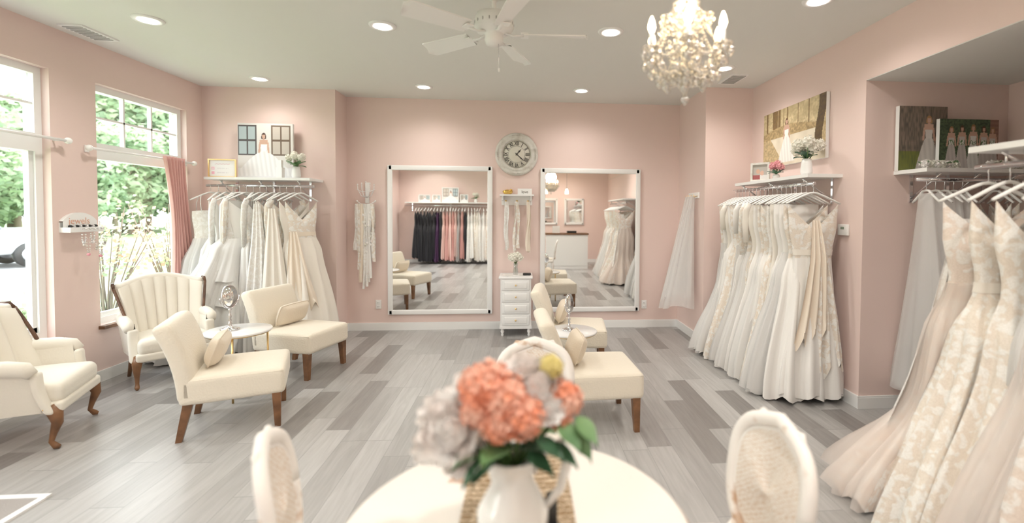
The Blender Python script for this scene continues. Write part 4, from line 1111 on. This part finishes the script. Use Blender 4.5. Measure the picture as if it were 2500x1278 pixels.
b=MB(); b.box((.62,-.95,0),(1.75,-.5,.92),WHITE2); b.box((.60,-.97,.92),(1.77,-.47,.96),WOOD); b.box((.66,-.498,.08),(1.71,-.49,.86),WHITE); b.box((.8,-.72,.96),(1.0,-.70,1.15),WHITE2); b.box((1.2,-.8,.96),(1.45,-.6,1.02),BLACK); b.obj('checkout_counter')
for x in (.75,1.55):
    ob=wall_mirror(0,.6,0,.8,0,'framed_mirror'); ob.rotation_euler=(0,0,pi); ob.location=(x,YF+.025,1.15)
for x in (.65,1.25):
    b=MB(); b.M=T(x,-1.4,0); b.tube([(0,0,H),(0,0,2.2)],.003,BLACK,6); b.lathe([(0,2.2),(.02,2.2),(.04,2.15),(.05,2.06),(.0,2.06)],BULB,14); b.obj('pendant_lamp')

# ------------------------------------------------------------------ outdoors
GRASS=mat('lawn_grass',(.28,.39,.17),.9,var=((.36,.46,.22),1.5,.5))
ASPH=mat('asphalt',(.34,.34,.34),.9,var=((.28,.28,.28),3,.5)); CONC=mat('concrete',(.62,.60,.57),.85)
b=MB(); b.box((-70,-40,-.35),(-3.84,70,-.12),GRASS); b.obj('lawn')
b=MB(); b.box((-17.5,-40,-.12),(-11,70,-.10),ASPH); b.obj('road')
b=MB(); b.box((-9.2,-40,-.12),(-7.8,70,-.09),CONC); b.obj('sidewalk')
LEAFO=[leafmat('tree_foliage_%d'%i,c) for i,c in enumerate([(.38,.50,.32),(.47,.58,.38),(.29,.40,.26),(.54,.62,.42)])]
BARK=mat('tree_bark',(.20,.16,.12),.9)
def tree_mesh(seed,h=9,r=3.2,n=5200,ls=.26,mats=LEAFO,name='deciduous_tree'):
    random.seed(seed); b=MB()
    b.tube([(0,0,0),(.1,.05,h*.3),(.0,.1,h*.75)],[.22,.16,.05],BARK,8)
    blobs=[(Vector((U(-r*.6,r*.6),U(-r*.6,r*.6),U(h*.2,h*.9))),U(r*.3,r*.55)) for _ in range(16)]
    for c,_ in blobs[:8]: b.tube([(0.05,0.05,h*.3),c*.6+Vector((0,0,h*.1)),c],[.08,.05,.02],BARK,5)
    for i in range(n):
        c,rr=random.choice(blobs); d=Vector((random.gauss(0,1),random.gauss(0,1),random.gauss(0,1))).normalized(); p=c+d*rr*U(.6,1.05)
        e1=Vector((random.gauss(0,1),random.gauss(0,1),random.gauss(0,.6))).normalized(); e2=d.cross(e1); 
        if e2.length<.01: continue
        e2.normalize(); e1=e1*ls; e2=e2*ls*.5
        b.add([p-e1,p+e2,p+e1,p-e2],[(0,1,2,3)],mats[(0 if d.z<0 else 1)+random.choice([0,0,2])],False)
    return b.obj(name)
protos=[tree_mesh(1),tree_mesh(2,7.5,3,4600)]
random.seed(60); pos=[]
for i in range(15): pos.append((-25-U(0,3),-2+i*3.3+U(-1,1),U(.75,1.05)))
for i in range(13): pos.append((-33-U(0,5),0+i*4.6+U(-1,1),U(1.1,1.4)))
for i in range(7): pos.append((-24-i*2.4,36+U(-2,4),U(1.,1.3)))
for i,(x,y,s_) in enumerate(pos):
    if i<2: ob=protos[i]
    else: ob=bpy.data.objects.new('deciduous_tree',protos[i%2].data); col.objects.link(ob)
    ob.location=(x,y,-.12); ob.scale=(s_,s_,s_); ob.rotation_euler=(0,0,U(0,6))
def bush(name,x,y,h,r,n,ls,mats,stems=14):
    b=MB(); b.M=Matrix.Translation((x,y,-.11))
    for k in range(stems):
        a=U(0,2*pi); rr=r*U(.2,1); top=Vector((rr*math.cos(a),rr*math.sin(a),h*U(.7,1.05)))
        mid=Vector((top.x*.35,top.y*.35,h*.45)); b.tube([(U(-.05,.05),U(-.05,.05),0),mid,top],[.012,.008,.003],BARK,5)
        for i in range(n//stems):
            t=U(.25,1.0); p=mid.lerp(top,t)+Vector((U(-1,1),U(-1,1),U(-1,1)))*.10; d=Vector((U(-1,1),U(-1,1),U(-.5,.8)))
            d.normalize(); e2=d.orthogonal().normalized()*ls*.35; d=d*ls
            b.add([p,p+d*.5+e2,p+d,p+d*.5-e2],[(0,1,2,3)],random.choice(mats),False)
    b.obj(name)
RED=leafmat('reddish_leaf',(.62,.40,.28))
random.seed(70)
bush('garden_shrub',-4.75,5.75,1.6,.5,420,.06,[LEAFO[1],LEAFO[3],LEAFO[0],RED],22)
bush('garden_shrub',-4.7,6.7,1.7,.5,480,.06,[LEAFO[1],RED,LEAFO[3]],20)
bush('garden_shrub',-4.9,7.7,1.5,.5,480,.06,[LEAFO[1],LEAFO[3]],20)
bush('garden_shrub',-4.6,4.7,.8,.4,700,.06,[LEAFO[1],LEAFO[3]],20)
bush('garden_shrub',-4.7,3.9,.7,.4,600,.06,[LEAFO[1],LEAFO[0]],20)
CARW=mat('white_car_paint',(.85,.86,.87),.2,coat=.6); CARG=mat('car_glass',(.10,.12,.13),.1)
b=MB(); b.M=T(-15.2,13.4,-.10,60)
b.rbox((0,0,.72),(4.9,1.85,.72),.22,CARW,lambda q:(q.x,q.y*(1-.12*max(0,q.z)),q.z),mid=8)
b.rbox((-.35,0,1.30),(2.4,1.6,.62),.2,CARG,lambda q:(q.x*(1-.28*(q.z/.31)),q.y*(1-.1*(q.z/.31)),q.z),mid=6)
b.rbox((-.35,0,1.58),(1.9,1.45,.10),.045,CARW,mid=4)
for sx in (-1.5,1.5):
    for sy in (-.86,.86):
        M0=b.M.copy(); b.M=M0@Matrix.Translation((sx,sy,.36))@Matrix.Rotation(pi/2,4,'X'); b.lathe([(0,-.11),(.33,-.11),(.35,-.07),(.35,.07),(.33,.11),(0,.11)],BLACK,24); b.lathe([(0,-.118),(.2,-.118),(.2,.118),(0,.118)],CHROME,16); b.M=M0
b.obj('parked_car')

# ------------------------------------------------------------------ light
w=bpy.data.worlds.new('overcast_sky'); sc.world=w; w.use_nodes=True; nt=w.node_tree
bg=nt.nodes['Background']; bg.inputs['Strength'].default_value=6.6
tc=nt.nodes.new('ShaderNodeTexCoord'); sp=nt.nodes.new('ShaderNodeSeparateXYZ'); rp=nt.nodes.new('ShaderNodeValToRGB')
rp.color_ramp.elements[0].position=.0; rp.color_ramp.elements[0].color=(1,1,1,1); rp.color_ramp.elements[1].position=.8; rp.color_ramp.elements[1].color=(.86,.92,1,1)
nt.links.new(tc.outputs['Generated'],sp.inputs[0]); nt.links.new(sp.outputs['Z'],rp.inputs[0]); nt.links.new(rp.outputs[0],bg.inputs['Color'])
for y0,y1 in wins:
    l=bpy.data.lights.new('window_portal','AREA'); l.shape='RECTANGLE'; l.size=ZT-ZS; l.size_y=y1-y0; l.cycles.is_portal=True
    o=bpy.data.objects.new('window_portal',l); col.objects.link(o); o.location=(XL-.16,(y0+y1)/2,(ZS+ZT)/2); o.rotation_euler=(0,-pi/2,0)

sc.view_settings.view_transform='Standard'
sc.view_settings.exposure=0.08

# ------------------------------------------------------------------ camera
f=1150.;a=math.atan(.08);p=math.atan(.03);r=.0065
F=Vector((math.sin(a)*math.cos(p),math.cos(a)*math.cos(p),-math.sin(p)))
R0=Vector((math.cos(a),-math.sin(a),0));U0=R0.cross(F)
Rv=R0*math.cos(r)+U0*math.sin(r);Uv=-R0*math.sin(r)+U0*math.cos(r)
cam=bpy.data.cameras.new('camera'); co=bpy.data.objects.new('camera',cam); col.objects.link(co)
Mx=Matrix((( Rv.x,Uv.x,-F.x,0),(Rv.y,Uv.y,-F.y,0),(Rv.z,Uv.z,-F.z,1.5),(0,0,0,1)))
co.matrix_world=Mx
cam.sensor_width=36; cam.lens=f/2500*36; cam.shift_x=-119/2500; cam.shift_y=-83.5/2500; cam.clip_start=.05; cam.clip_end=300
cam.dof.use_dof=True; cam.dof.focus_distance=4.3; cam.dof.aperture_fstop=1.0
sc.camera=co
